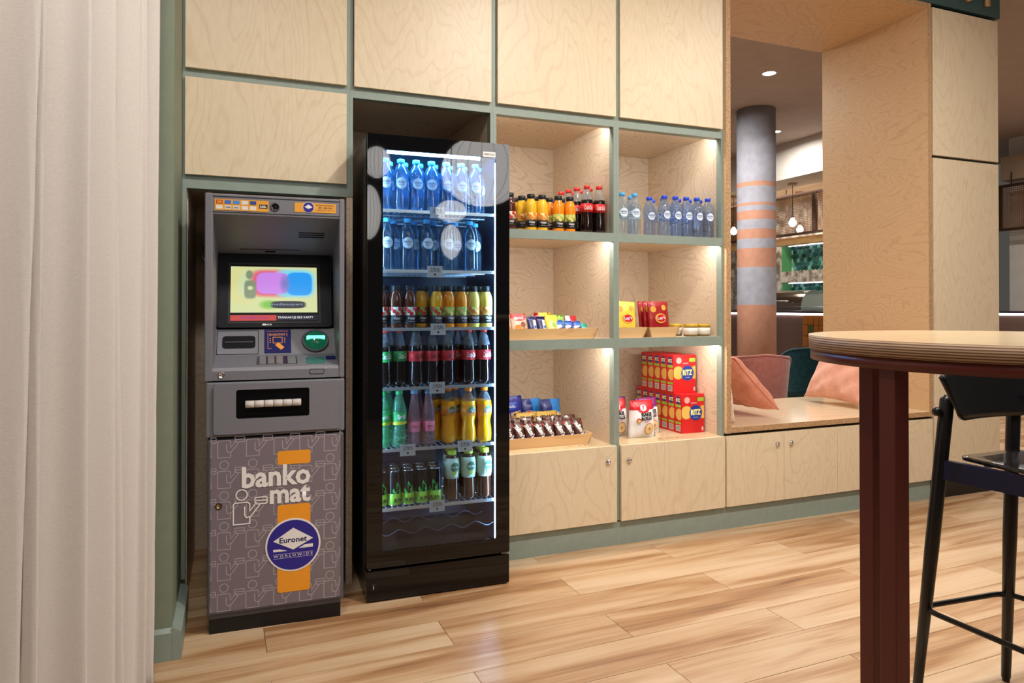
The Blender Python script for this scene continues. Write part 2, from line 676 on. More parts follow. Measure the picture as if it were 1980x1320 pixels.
def shelf_unit(label, x0, x1, xs0, xs1, dl, dr, lx, xl, xr, upl, upr, price):
    """x0..x1 inner bay, xs0/xs1 outer stile limits"""
    u = thing('shelf_unit', label, 'shelf')
    box('stile', green, xs0, x0, FZ, 0.06, 0.117, CEIL - 0.01, u)
    box('stile', green, x1, xs1, FZ, 0.06, 0.117, CEIL - 0.01, u)
    box('rail', green, x0, x1, FZ, 0.06, 1.998, 2.05, u)
    mod_door(u, upl, upr, 2.0419, CEIL - 0.02)
    mod_door(u, dl, dr, 0.1169, 0.4763, lx, 0.405)
    box('side_panel', ply_in, xs0, x0, 0.06, BACK, 0.0, CEIL - 0.01, u)
    box('side_panel', ply_in, x1, xs1, 0.06, BACK, 0.0, CEIL - 0.01, u)
    box('back_panel', ply_in, x0, x1, BACK, BACK + 0.012, 0.0, CEIL - 0.01, u)
    box('ceiling_panel', ply_in, x0, x1, 0.06, BACK, 2.027, 2.045, u)
    for zt, zb in ((1.488, 1.4475), (0.985, 0.9395)):
        s = box('shelf', ply_in, x0, x1, 0.04, BACK, zb + 0.017, zt, u)
        c = s.location
        box('shelf_rail', green, x0 - c.x, x1 - c.x, FZ - c.y, 0.04 - c.y, zb - c.z, zt + 0.0005 - c.z, s)
    b = box('base_shelf', ply_top, x0, x1, 0.0185, BACK, 0.458, 0.4755, u)
    c = b.location
    ink = mat('pencil_ink', S(120, 92, 70), 0.8)
    link('shelf_lettering', text_mesh(price, ink, w=0.15, h=0.028), b, ((xl + xr) / 2 - c.x, 0.075 - c.y, 0.4759 - c.z), (R(-90), 0, 0))
    box('kickboard', green, xs0, xs1, FZ, 0.035, 0.0, 0.110, u)
    for zt in (2.027, 1.4645, 0.9565):
        box('led_strip', led_warm, x0 + 0.01, x1 - 0.004, 0.064, 0.074, zt - 0.0075, zt - 0.0015, u)
    return u


shelf_unit('open birch shelf unit with juices, snacks and sweets beside the cooler', 1.0912, 1.690, 1.0755, 1.7048,
           1.0912, 1.6962, 1.647, 1.45, 1.65, 1.0906, 1.6925, '5 - 9 PLN')
shelf_unit('open birch shelf unit with water bottles, crisps and cracker boxes', 1.7198, 2.3225, 1.7052, 2.3353,
           1.7198, 2.327, 1.762, 1.95, 2.15, 1.7153, 2.3172, '8 PLN')

# --- window seat
ws = thing('window_seat', 'deep plywood window seat with lockable base cupboards', 'window seat')
WY0, WY1 = -0.001, 0.79
for nm, x0, x1, z0, z1 in (('jamb', 2.3365, 2.3642, 0.49, 2.930), ('jamb', 3.802, 3.830, 0.49, 2.930)):
    o = box(nm, ply_niche, x0, x1, WY0, WY1, z0, z1, ws)
    c = o.location
    MB().box(x0 - c.x, x1 - c.x, WY0 - 0.001 - c.y, WY0 - c.y, z0 - c.z, z1 - c.z).build('plywood_edge', ply_edge, o)
o = box('head_panel', ply_niche, 2.3642, 3.802, WY0, WY1, 2.902, 2.930, ws)
c = o.location
MB().box(2.3642 - c.x, 3.802 - c.x, WY0 - 0.001 - c.y, WY0 - c.y, 2.902 - c.z, 2.930 - c.z).build('plywood_edge', ply_edge, o)
o = box('seat_board', plywood('birch_seat', S(236, 216, 182), S(198, 160, 114), (1.0, 3.0, 1.0), line=0.14, rings=14, rough=0.18, coat=0.4), 2.3642, 3.802, WY0, WY1, 0.492, 0.52, ws)
c = o.location
MB().box(2.3642 - c.x, 3.802 - c.x, WY0 - 0.001 - c.y, WY0 - c.y, 0.492 - c.z, 0.5195 - c.z).build('plywood_edge', ply_edge, o)
for x0, x1, lx in ((2.337, 2.7092, 2.665), (2.7110, 3.0841, 2.757), (3.0858, 3.4590, None), (3.4607, 3.8300, None)):
    mod_door(ws, x0, x1, 0.1169, 0.4763, lx, 0.414)
box('base_cabinet', dark_gap, 2.337, 3.83, DT + 0.001, WY1, 0.112, 0.491, ws)
box('kickboard', green, 2.3358, 3.8315, FZ, 0.035, 0.0, 0.110, ws)
# --- end cabinet
u = thing('storage_cabinet', 'tall birch end cabinet right of the window seat', 'cabinet')
mod_door(u, 3.8445, 4.4231, 2.035, 2.9118)
mod_door(u, 3.8445, 4.4231, 0.1169, 2.0185)
box('carcass', mat('carcass_green', S(52, 58, 48), 0.6), 3.8325, 4.428, DT + 0.001, WY1, 0.0, 2.922, u)
box('kickboard', black_plastic, 3.834, 4.428, 0.012, 0.0185, 0.0, 0.110, u)
# --- teal header with letters
hd = struct(box('wall_header', teal_paint, 2.337, 4.438, -0.004, WY1, 2.932, CEIL))
brass = mat('brass_letter', S(206, 170, 120), 0.4, metal=0.2)
for ch, x, w in (('O', 4.135, 0.135), ('T', 4.305, 0.125)):
    me = text_mesh(ch, brass, w=w, h=0.145, bold=0.03).copy()
    bm = bmesh.new(); bm.from_mesh(me)
    ex = bmesh.ops.extrude_face_region(bm, geom=list(bm.faces))
    for e in ex['geom']:
        if isinstance(e, bmesh.types.BMVert):
            e.co.y += 0.02
    bmesh.ops.recalc_face_normals(bm, faces=list(bm.faces))
    bm.to_mesh(me); bm.free()
    o = link('sign_letter', me, None, (x, -0.026, 3.055))
    tag(o, 'round brass letter on the teal header, mostly cut off' if ch == 'O' else 'upright brass letter stem on the teal header at the end', 'letter', 'brass header letters')

# ================================================================== CURTAIN
def curtain():
    x_a, y_a = -0.221, -0.60
    x_b, y_b = -0.47, -1.75
    n, rows = 190, 40
    L = math.hypot(x_b - x_a, y_b - y_a)
    tx, ty = (x_b - x_a) / L, (y_b - y_a) / L
    nx, ny = -ty, tx
    if nx < 0:
        nx, ny = -nx, -ny
    vs, fs = [], []
    for i in range(rows + 1):
        z = 0.015 + (CEIL - 0.03) * i / rows
        q = i / rows
        for j in range(n + 1):
            s = j / n * L
            ph = 2 * math.pi * s / 0.165 + 0.9 * math.sin(s * 7.0) + 1.1 * math.sin(q * 2.6 + s * 6)
            a = 0.056 + 0.018 * math.sin(s * 11.0 + 1.0)
            dsp = a * math.sin(ph) + 0.010 * math.sin(2 * ph + 1.1 + q * 1.5) + 0.012 * (1 - q) * math.sin(s * 5 + 0.6) + 0.010 * math.sin(3.4 * ph + 2 * q)
            sh = 0.022 * math.cos(ph)
            base = 0.016 * (1 - q)
            if s < 0.30:
                dsp *= 0.30 + 0.70 * s / 0.30
            vs.append((x_a + tx * (s + sh) + nx * dsp - base * 0.6, y_a + ty * (s + sh) + ny * dsp, z))
    for i in range(rows):
        for j in range(n):
            a = i * (n + 1) + j
            fs.append([a, a + 1, a + n + 2, a + n + 1])
    m, nt, b = new_mat('linen_curtain')
    mp = coords(nt, (1, 1, 1), rnd=False)
    wv = N(nt, 'ShaderNodeTexNoise')
    wv.inputs['Scale'].default_value = 1.0
    wv.inputs['Detail'].default_value = 3
    mp.inputs['Scale'].default_value = (160, 160, 620)
    nt.links.new(mp.outputs[0], wv.inputs['Vector'])
    rp = ramp(nt, [(0.3, S(204, 198, 192)), (0.7, S(214, 208, 202))])
    nt.links.new(wv.outputs[0], rp.inputs[0])
    nt.links.new(rp.outputs[0], b.inputs['Base Color'])
    b.inputs['Roughness'].default_value = 0.95
    b.inputs['Sheen Weight'].default_value = 0.2
    b.inputs['Specular IOR Level'].default_value = 0.1
    o = MB().add(vs, fs, 0, True).build('curtain', m)
    md = o.modifiers.new('cloth', 'SOLIDIFY')
    md.thickness = 0.002
    tag(o, 'long off-white linen curtain hanging in folds by the green pier', 'curtain')


curtain()

# ================================================================== CASH MACHINE
def cash_machine():
    A = thing('cash_machine', 'grey cash machine with lit screen and bank logo on its mauve door', 'cash machine', (-0.085, -0.255, 0), R(-2.447))
    W = 0.469
    p = MB().box(0.012, 0.457, 0.012, 0.62, 0.0, 0.052).build('plinth', black_plastic, A)
    p['label'] = 'black scuffed plinth'
    MB().box(0.012, 0.457, 0.010, 0.62, 0.052, 0.10).build('skirting', grey_dark, A)
    MB().box(0.006, W - 0.003, 0.030, 0.66, 0.10, 0.68).build('lower_body', grey_dark, A)
    # ---- lower door with its print
    d = MB().box(0.006, W - 0.002, 0.0, 0.030, 0.068, 0.676, 0, 0.006).build('lower_door', grey_dark, A)
    MB().prism(rrect(0.016, W - 0.014, 0.078, 0.672, 0.008), -0.0008, 0.003).build('door_print', mauve, d)
    y1 = -0.0011

    def figure(m, x, z, s, t, y, head=True, clip=(0.0175, 0.4535)):
        # round head, torso with a bent arm, and a held card, drawn as bands of width t
        def band(pts, closed=True):
            n = len(pts)
            outer, inner = [], []
            for i in range(n):
                a, b_, c_ = Vector(pts[i - 1]), Vector(pts[i]), Vector(pts[(i + 1) % n])
                if not closed and i == 0:
                    dd = (c_ - b_).normalized(); nn = Vector((-dd.y, dd.x)); k = 1
                elif not closed and i == n - 1:
                    dd = (b_ - a).normalized(); nn = Vector((-dd.y, dd.x)); k = 1
                else:
                    d1, d2 = (b_ - a).normalized(), (c_ - b_).normalized()
                    nn = (Vector((-d1.y, d1.x)) + Vector((-d2.y, d2.x))).normalized()
                    k = min(2.0, 1 / max(0.3, nn.dot(Vector((-d1.y, d1.x)))))
                outer.append(b_ + nn * t / 2 * k); inner.append(b_ - nn * t / 2 * k)
            vs = [(q.x, y, q.y) for q in outer] + [(q.x, y, q.y) for q in inner]
            fs = [[i, (i + 1) % n, (i + 1) % n + n, i + n] for i in range(n if closed else n - 1)]
            m.add(vs, fs)
        lo, hi = clip

        def P(q):
            return (min(max(x + q[0] * s, lo), hi), z + q[1] * s)
        if head:
            band([P(q) for q in circle(0.27, 0.835, 0.150, 20)])
        band([P(q) for q in [(0.05, 0.0), (0.05, 0.57), (0.09, 0.615), (0.43, 0.615), (0.49, 0.56), (0.49, 0.36), (0.66, 0.58), (0.75, 0.50), (0.53, 0.22), (0.49, 0.17), (0.49, 0.0)]])
        band([P(q) for q in [(0.35, 0.50), (0.35, 0.25), (0.40, 0.17), (0.49, 0.20)]], False)
        band([P(q) for q in rrect(0.63, 0.96, 0.54, 0.73, 0.03, 2)])
        band([P(q) for q in [(0.63, 0.635), (0.96, 0.635)]], False)

    fs_ = 0.096
    for cx in (-0.0585, 0.034, 0.127, 0.219, 0.307, 0.392):
        for j in range(6):
            zz = 0.080 + j * 0.1065
            pat = MB()
            figure(pat, cx, zz, fs_, 0.0027, y1, zz + fs_ < 0.672)
            pat.build('figure_print', mauve_line, d)
    o_ = MB()
    o_.prism(rrect(0.236, 0.349, 0.574, 0.622, 0.008), y1 - 0.0008, y1)
    o_.prism(rrect(0.236, 0.349, 0.118, 0.430, 0.010), y1 - 0.0008, y1)
    o_.build('orange_print', orange_p, d)
    y2 = y1 - 0.0016
    text('lettering', 'banko', white_p, 0.233, y2, 0.537, d, w=0.232, h=0.076, bold=0.03)
    text('lettering', 'mat', white_p, 0.2795, y2, 0.467, d, w=0.139, h=0.062, bold=0.03)
    wf = MB()
    figure(wf, 0.084, 0.376, 0.122, 0.0042, y2)
    wf.build('white_figure_print', white_p, d)
    e = MB().prism(circle(0.290, 0.285, 0.0945, 48), y2 - 0.0003, y2 + 0.0010).build('logo_ring_print', white_p, d)
    MB().prism(circle(0.290, 0.285, 0.0885, 48), y2 - 0.0010, y2 - 0.0004).build('logo_disc', blue_p, e)
    lm = MB()
    y3 = y2 - 0.0014
    lm.add([(0.222, y3, 0.303), (0.290, y3, 0.268), (0.358, y3, 0.303), (0.290, y3, 0.346)], [[0, 1, 2, 3]])
    lm.add([(0.222, y3, 0.274), (0.243, y3, 0.274), (0.268, y3, 0.2665), (0.268, y3, 0.2655), (0.222, y3, 0.2655)], [[0, 1, 2, 3, 4]])
    lm.add([(0.358, y3, 0.283), (0.331, y3, 0.283), (0.310, y3, 0.272), (0.310, y3, 0.271), (0.358, y3, 0.271)], [[0, 1, 2, 3, 4]])
    lm.add([(0.222, y3, 0.256), (0.358, y3, 0.256), (0.358, y3, 0.2552), (0.222, y3, 0.2552)], [[0, 1, 2, 3]])
    lm.add([(0.222, y3, 0.241), (0.358, y3, 0.241), (0.358, y3, 0.2402), (0.222, y3, 0.2402)], [[0, 1, 2, 3]])
    lm.build('logo_diamond', white_p, e)
    text('logo_name', 'Euronet', navy_p, 0.290, y3 - 0.0005, 0.304, e, w=0.094, h=0.020, bold=0.02)
    text('logo_caption', 'W O R L D W I D E', white_p, 0.290, y3, 0.2485, e, w=0.134, h=0.009)
    lk = MB().lathe([(0.011, 0), (0.011, 0.003), (0.008, 0.004), (0.008, 0.0025), (0.003, 0.0025), (0, 0.001)], seg=24, mi=[0, 0, 0, 1, 1])
    lk.xf(Matrix.Translation((0.0427, y1, 0.446)) @ Matrix.Rotation(R(90), 4, 'X'))
    lk.build('door_lock', [black_plastic, mat('brass', S(170, 140, 100), 0.35, metal=0.9)], d)
    # ---- dispenser drawer
    dr = MB().box(0.0, W, 0.0, 0.66, 0.683, 0.874, 0, 0.005).build('drawer', grey_metal, A)
    dp = MB()
    dp.ring(rrect(0.026, 0.449, 0.694, 0.866, 0.010), rrect(0.098, 0.344, 0.745, 0.847, 0.008), -0.012, 0.0005)
    dp.build('drawer_plate', grey_metal, dr)
    MB().prism(rrect(0.098, 0.344, 0.745, 0.847, 0.008), -0.0006, 0.0004).build('dispenser_mouth', black_gloss, dr)
    for i in range(6):
        x = 0.128 + i * 0.0315
        q = MB().lathe([(0.011, 0), (0.0125, 0.001), (0.0125, 0.029), (0.011, 0.030)], seg=14)
        q.xf(Matrix.Translation((x, -0.006, 0.795)) @ Matrix.Rotation(R(90), 4, 'Y'))
        q.build('roller', mat('roller_white', S(206, 200, 196), 0.5), dr)
    MB().prism([(0.110, 0.757), (0.332, 0.757), (0.31, 0.768), (0.22, 0.762), (0.13, 0.768)], -0.010, -0.001).build('dispenser_lip', black_gloss, dr)
    # ---- upper fascia
    inx0, inx1 = 0.021, 0.449
    up = MB()
    up.box(-0.005, inx0, 0.0, 0.62, 0.878, 1.534, 0, 0.004)
    up.box(inx1, W - 0.001, 0.0, 0.62, 0.878, 1.534, 0, 0.004)
    up.box(inx0 - 0.002, inx1 + 0.002, 0.003, 0.62, 1.460, 1.533, 0, 0.003)
    up.box(inx0 - 0.002, inx1 + 0.002, 0.32, 0.62, 0.90, 1.46)
    fasc = up.build('fascia', grey_metal, A)
    # profile through the recess (y, z)
    hood = [(0.012, 1.4605), (0.300, 1.336)]
    scr = [(0.290, 1.336), (0.205, 1.052)]
    con = [(0.205, 1.052), (0.138, 0.958)]
    led = [(0.138, 0.958), (0.010, 0.924)]

    def slab(name, a, b_, m, t=0.012, x0=inx0, x1=inx1):
        dy, dz = b_[0] - a[0], b_[1] - a[1]
        L = math.hypot(dy, dz)
        ny, nz = -dz / L, dy / L
        if ny < 0:
            ny, nz = -ny, -nz
        return MB().prism([a, b_, (b_[0] + ny * t, b_[1] + nz * t), (a[0] + ny * t, a[1] + nz * t)], x0, x1, axis='x').build(name, m, A)
    hp = slab('hood_panel', hood[0], hood[1], grey_metal)
    MB().prism([(0.010, 0.9235), (0.003, 0.912), (0.003, 0.880), (0.30, 0.880), (0.30, 0.95), (0.138, 0.950)], inx0, inx1, axis='x').build('lip', grey_metal, A)
    kl = slab('keypad_ledge', led[0], led[1], grey_metal, 0.004)
    cp = slab('console_panel', con[0], con[1], grey_metal)

    def frame_on(a, b_, x, s):
        """matrix mapping local (x right, y into the panel, z up the panel from a=top to b=bottom)"""
        dy, dz = a[0] - b_[0], a[1] - b_[1]
        L = math.hypot(dy, dz)
        upv = Vector((0, dy / L, dz / L))
        rt = Vector((1, 0, 0))
        inn = rt.cross(upv) * -1
        M = Matrix(((rt.x, inn.x, upv.x, x), (rt.y, inn.y, upv.y, b_[0] + dy * s), (rt.z, inn.z, upv.z, b_[1] + dz * s), (0, 0, 0, 1)))
        return M, L

    # screen bezel
    Ms, Ls = frame_on(scr[0], scr[1], 0.0, 0.0)

    def on(Mx, mb):
        return mb.xf(Mx)
    bez = on(Ms, MB().prism(rrect(0.022, 0.440, 0.004, Ls + 0.012, 0.012), -0.012, 0.012)).build('screen_bezel', mat('bezel_black', S(18, 20, 28), 0.35, spec=0.2), A)
    on(Ms, MB().ring(rrect(0.060, 0.398, 0.020, 0.262, 0.004), rrect(0.066, 0.392, 0.026, 0.256, 0.004), -0.0135, -0.0115)).build('screen_rim', black_plastic, bez)
    # picture with uv
    sm, nt, b = new_mat('screen_picture')
    uvn = N(nt, 'ShaderNodeUVMap')
    sep = N(nt, 'ShaderNodeSeparateXYZ')
    nt.links.new(uvn.outputs[0], sep.inputs[0])

    def blob(cx, cy, sx, sy, pw):
        def dist(out, c0, s0):
            q = N(nt, 'ShaderNodeMath', operation='SUBTRACT'); q.inputs[1].default_value = c0
            nt.links.new(out, q.inputs[0])
            r_ = N(nt, 'ShaderNodeMath', operation='DIVIDE'); r_.inputs[1].default_value = s0
            nt.links.new(q.outputs[0], r_.inputs[0])
            ab = N(nt, 'ShaderNodeMath', operation='ABSOLUTE'); nt.links.new(r_.outputs[0], ab.inputs[0])
            pp = N(nt, 'ShaderNodeMath', operation='POWER'); pp.inputs[1].default_value = pw
            nt.links.new(ab.outputs[0], pp.inputs[0])
            return pp
        a, c_ = dist(sep.outputs[0], cx, sx), dist(sep.outputs[1], cy, sy)
        s_ = N(nt, 'ShaderNodeMath', operation='ADD')
        nt.links.new(a.outputs[0], s_.inputs[0]); nt.links.new(c_.outputs[0], s_.inputs[1])
        k = N(nt, 'ShaderNodeMath', operation='SUBTRACT', use_clamp=True); k.inputs[0].default_value = 1.0
        nt.links.new(s_.outputs[0], k.inputs[1])
        return k

    def over(base, colr, fac, gain=1.0):
        g = N(nt, 'ShaderNodeMath', operation='MULTIPLY', use_clamp=True); g.inputs[1].default_value = gain
        nt.links.new(fac.outputs[0], g.inputs[0])
        mx = N(nt, 'ShaderNodeMix', data_type='RGBA')
        nt.links.new(g.outputs[0], mx.inputs[0])
        nt.links.new(base, mx.inputs[6])
        mx.inputs[7].default_value = colr
        return mx.outputs[2]
    rgb = N(nt, 'ShaderNodeRGB'); rgb.outputs[0].default_value = S(206, 214, 156)
    c0 = rgb.outputs[0]
    c0 = over(c0, S(222, 204, 110), blob(0.14, 0.60, 0.22, 0.50, 2), 0.7)
    c0 = over(c0, S(196, 214, 170), blob(0.17, 0.60, 0.14, 0.40, 2), 1.0)
    c0 = over(c0, S(214, 96, 120), blob(0.46, 0.64, 0.26, 0.33, 4), 1.5)
    c0 = over(c0, S(120, 210, 230), blob(0.74, 0.64, 0.26, 0.34, 4), 1.5)
    c0 = over(c0, S(196, 130, 226), blob(0.48, 0.64, 0.20, 0.25, 4), 2.5)
    c0 = over(c0, S(20, 150, 236), blob(0.79, 0.63, 0.16, 0.27, 4), 2.5)
    c0 = over(c0, S(118, 120, 190), blob(0.62, 0.63, 0.07, 0.25, 2), 1.0)
    c0 = over(c0, S(120, 190, 70), blob(0.44, 0.17, 0.14, 0.12, 2), 1.2)
    c0 = over(c0, S(34, 40, 50), blob(0.66, 0.17, 0.22, 0.085, 4), 2.0)
    c0 = over(c0, S(126, 140, 110), blob(0.21, 0.82, 0.05, 0.12, 2), 1.6)
    c0 = over(c0, S(126, 140, 110), blob(0.22, 0.50, 0.075, 0.22, 4), 1.6)
    c0 = over(c0, S(200, 210, 160), blob(0.22, 0.53, 0.035, 0.05, 2), 2.0)
    nt.links.new(c0, b.inputs['Emission Color'])
    b.inputs['Emission Strength'].default_value = 1.05
    b.inputs['Base Color'].default_value = (0.02, 0.02, 0.02, 1)
    b.inputs['Roughness'].default_value = 0.25
    ys = -0.0128

    def quad(name, x0, x1, z0, z1, m, parent):
        mb = on(Ms, MB().add([(x0, ys, z0), (x1, ys, z0), (x1, ys, z1), (x0, ys, z1)], [[0, 1, 2, 3]]))
        me = bpy.data.meshes.new(name)
        me.from_pydata(mb.v, [], mb.f)
        uv = me.uv_layers.new(name='UVMap')
        for li, q in zip(range(4), ((0, 0), (1, 0), (1, 1), (0, 1))):
            uv.data[li].uv = q
        me.materials.append(m)
        return link(name, me, parent)
    pic = quad('screen', 0.068, 0.386, 0.062, 0.248, sm, bez)
    quad('screen_banner', 0.068, 0.233, 0.030, 0.052, emit_mat('banner_red', S(206, 70, 66), 0.9), bez)
    quad('screen_banner', 0.233, 0.389, 0.030, 0.052, emit_mat('banner_navy', S(26, 24, 44), 0.9), bez)

    def text_on(Mx, name, txt, m, x, y, z, parent, **k):
        o = link(name, text_mesh(txt, m, **k), parent)
        o.matrix_local = Mx @ Matrix.Translation((x, y, z))
        return o
    bw = emit_mat('banner_white', S(240, 240, 245), 1.0)
    text_on(Ms, 'banner_lettering', 'TRANSAKCJE BEZ KARTY', bw, 0.304, ys - 0.0006, 0.041, bez, w=0.132, h=0.011, bold=0.01)
    text_on(Ms, 'banner_lettering', 'myRia&Euronet', emit_mat('banner_violet', S(120, 50, 170), 1.0), 0.152, ys - 0.0006, 0.041, bez, w=0.10, h=0.012)
    text_on(Ms, 'banner_lettering', 'mediaexpert', emit_mat('banner_pale', S(170, 190, 220), 0.8), 0.272, ys - 0.0006, 0.094, bez, w=0.12, h=0.013)
    text_on(Ms, 'maker_mark', 'NCR', white_p, 0.206, -0.0126, 0.0145, bez, w=0.022, h=0.007, bold=0.02)
    on(Ms, MB().prism(circle(0.186, 0.0145, 0.004, 14), -0.0128, -0.0118).prism(circle(0.192, 0.0145, 0.004, 14), -0.0130, -0.0118)).build('maker_mark', white_p, bez)
    # hood details
    Mh, Lh = frame_on(hood[0], hood[1], 0.0, 0.0)
    # local y of this frame runs into the panel
    flip = -1 if (Mh.to_3x3() @ Vector((0, 1, 0))).z < 0 else 1

    def hood_box(name, x0, x1, z0, z1, m, t=0.0015):
        return on(Mh, MB().box(x0, x1, -t * flip, t * flip, z0, z1)).build(name, m, hp)
    slot = mat('slot_dark', S(20, 18, 24), 0.6, spec=0.1)
    for i in range(3):
        hood_box('speaker_slot', 0.312, 0.405, 0.200 - i * 0.016, 0.205 - i * 0.016, slot)
    hood_box('seam', 0.100, 0.322, 0.060, 0.0625, slot)
    hood_box('sensor', 0.192, 0.230, 0.040, 0.050, slot)
    hood_box('hood_sticker', 0.340, 0.396, 0.004, 0.016, navy_p)
    # console details
    Mc, Lc = frame_on(con[0], con[1], 0.0, 0.0)
    s0 = on(Mc, MB().ring(rrect(0.024, 0.170, 0.003, Lc - 0.006, 0.004), rrect(0.026, 0.168, 0.005, Lc - 0.008, 0.004), -0.001, 0.001)).build('panel_seam', slot, cp)
    on(Mc, MB().prism(rrect(0.043, 0.158, 0.030, 0.084, 0.012), -0.002, 0.002)).build('receipt_slot', mat('receipt_black', S(16, 16, 20), 0.5, spec=0.15), cp)
    on(Mc, MB().box(0.052, 0.150, -0.004, 0.0, 0.055, 0.058)).build('receipt_lip', grey_dark, cp)
    st = on(Mc, MB().prism(rrect(0.190, 0.286, 0.006, 0.112, 0.004), -0.0016, 0.001)).build('sticker', navy_p, cp)
    text_on(Mc, 'sticker_lettering', 'WYP\u0141ATA ZBLI\u017bENIOWA', orange_p, 0.237, -0.0024, 0.1045, st, w=0.080, h=0.0055)
    text_on(Mc, 'sticker_lettering', 'BANKOMAT', orange_p, 0.237, -0.0024, 0.088, st, w=0.058, h=0.010)
    og = MB()
    for r_ in ((0.202, 0.2035, 0.034, 0.104), (0.2705, 0.272, 0.090, 0.104), (0.202, 0.216, 0.034, 0.0355)):
        og.box(r_[0], r_[1], -0.0024, -0.0018, r_[2], r_[3])
    og.ring(rrect(0.220, 0.255, 0.058, 0.086, 0.002, 2), rrect(0.222, 0.253, 0.060, 0.084, 0.002, 2), -0.0024, -0.0018)
    for k in range(3):
        og.box(0.209, 0.213, -0.0024, -0.0018, 0.060 + k * 0.009, 0.064 + k * 0.009)
        og.box(0.261, 0.265, -0.0024, -0.0018, 0.060 + k * 0.009, 0.064 + k * 0.009)
    for q in ([(0.228, 0.05), (0.240, 0.062), (0.262, 0.040), (0.250, 0.028)], ):
        og.add([(a, -0.0022, b_) for a, b_ in q], [[0, 1, 2, 3]])
    on(Mc @ Matrix.Translation((0, 0, -0.009)), og).build('sticker_drawing', orange_p, st)
    # card reader
    rim = MB().lathe([(0.050, 0.0), (0.050, 0.008), (0.044, 0.012), (0.042, 0.006), (0.042, 0.0)], seg=40)
    rim.xf(Mc @ Matrix.Translation((0.376, 0.0, 0.056)) @ Matrix.Rotation(R(90), 4, 'X'))
    cr = rim.build('card_reader', grey_dark, A)
    gl = MB().lathe([(0.041, 0.0), (0.039, 0.012), (0.030, 0.022), (0.016, 0.028), (0.0, 0.029)], seg=40)
    gl.xf(Mc @ Matrix.Translation((0.376, 0.0, 0.056)) @ Matrix.Rotation(R(90), 4, 'X'))
    gl.build('reader_dome', mat('green_dome', S(6, 50, 36), 0.12, emit=(0.02, 0.42, 0.20, 1), es=0.18), cr)
    on(Mc, MB().prism(rrect(0.342, 0.410, 0.051, 0.061, 0.004), -0.034, -0.02)).build('card_slot', emit_mat('green_glow', (0.12, 1.0, 0.5, 1), 3.0), cr)
    # keypad
    Mk, Lk = frame_on(led[0], led[1], 0.0, 0.0)
    kf = -1 if (Mk.to_3x3() @ Vector((0, 1, 0))).z > 0 else 1

    def led_box(name, x0, x1, z0, z1, m, t, parent):
        return on(Mk, MB().box(x0, x1, min(0, -t * kf), max(0, -t * kf), z0, z1, 0, 0.0005)).build(name, m, parent)
    kp = led_box('keypad', 0.165, 0.305, 0.020, 0.108, steel, 0.002, A)
    for i in range(4):
        for j in range(4):
            x = 0.174 + i * 0.029 + (0.010 if i == 3 else 0)
            z = 0.028 + j * 0.020
            led_box('key', x, x + (0.022 if i < 3 else 0.028), z, z + 0.014, mat('key_grey', S(176, 176, 178), 0.35, metal=0.6), 0.005, kp)
    led_box('contactless_pad', 0.338, 0.402, 0.020, 0.090, mat('pad_teal', S(60, 96, 100), 0.3), 0.002, A)
    led_box('ledge_sticker', 0.408, 0.445, 0.060, 0.100, navy_p, 0.001, A)
    # lip details
    lk = MB().lathe([(0.0125, 0), (0.0125, 0.003), (0.009, 0.005), (0.009, 0.003), (0.003, 0.003), (0, 0.002)], seg=24)
    lk.xf(Matrix.Translation((0.050, 0.004, 0.898)) @ Matrix.Rotation(R(90), 4, 'X'))
    lk.build('fascia_lock', chrome, A)
    MB().ring(rrect(0.344, 0.398, 0.893, 0.912, 0.0090), rrect(0.3455, 0.3965, 0.8945, 0.9105, 0.0078), 0.0020, 0.0060).build('button_outline', slot, A)
    # top band: sticker strip, lens, hotline sticker
    yb = 0.0012
    band = MB().ring(rrect(0.012, 0.457, 1.468, 1.524, 0.006), rrect(0.0135, 0.4555, 1.4695, 1.5225, 0.006), 0.001, 0.004).build('band_outline', slot, fasc)
    s1 = MB().prism(rrect(0.026, 0.204, 1.475, 1.514, 0.002), yb, 0.004).build('card_sticker', mat('sticker_yellow', S(226, 160, 54), 0.5), fasc)
    cards = [(S(190, 60, 40), 'MC'), (S(60, 110, 200), 'Maestro'), (S(70, 140, 210), 'cirrus'), (S(220, 220, 220), 'JCB'), (S(40, 70, 140), 'AMEX')]
    for i, (cc, _) in enumerate(cards):
        x = 0.031 + i * 0.0275
        MB().box(x, x + 0.021, yb - 0.0006, yb, 1.4975, 1.5105).build('card_mark', mat('card_mark_%d' % i, cc, 0.5), s1)
        MB().box(x, x + 0.021, yb - 0.0006, yb, 1.479, 1.492).build('card_mark', mat('card_white', S(226, 224, 220), 0.5), s1)
        if i in (1, 2):
            text('card_lettering', 'VISA', navy_p, x + 0.0105, yb - 0.0011, 1.4855, s1, w=0.017, h=0.006, bold=0.02)
    MB().prism(circle(0.038, 1.504, 0.0042, 14), yb - 0.001, yb - 0.0005).prism(circle(0.045, 1.504, 0.0042, 14), yb - 0.001, yb - 0.0005).build('card_mark', orange_p, s1)
    bk = MB().box(0.172, 0.200, yb - 0.0006, yb, 1.486, 1.500).build('card_mark', black_plastic, s1)
    text('card_lettering', 'blik', white_p, 0.186, yb - 0.0011, 1.493, s1, w=0.022, h=0.009, bold=0.02)
    ln = MB().lathe([(0.0165, 0), (0.0165, 0.002), (0.0125, 0.003), (0.0115, 0.001), (0.006, 0.0005), (0, 0.002)], seg=28, mi=[0, 0, 1, 1, 1])
    ln.xf(Matrix.Translation((0.2255, 0.0025, 1.494)) @ Matrix.Rotation(R(90), 4, 'X'))
    ln.build('camera_lens', [grey_dark, black_gloss], fasc)
    s2 = MB().prism(rrect(0.292, 0.437, 1.480, 1.514, 0.002), yb, 0.004).build('hotline_sticker', MATS['sticker_yellow'], fasc)
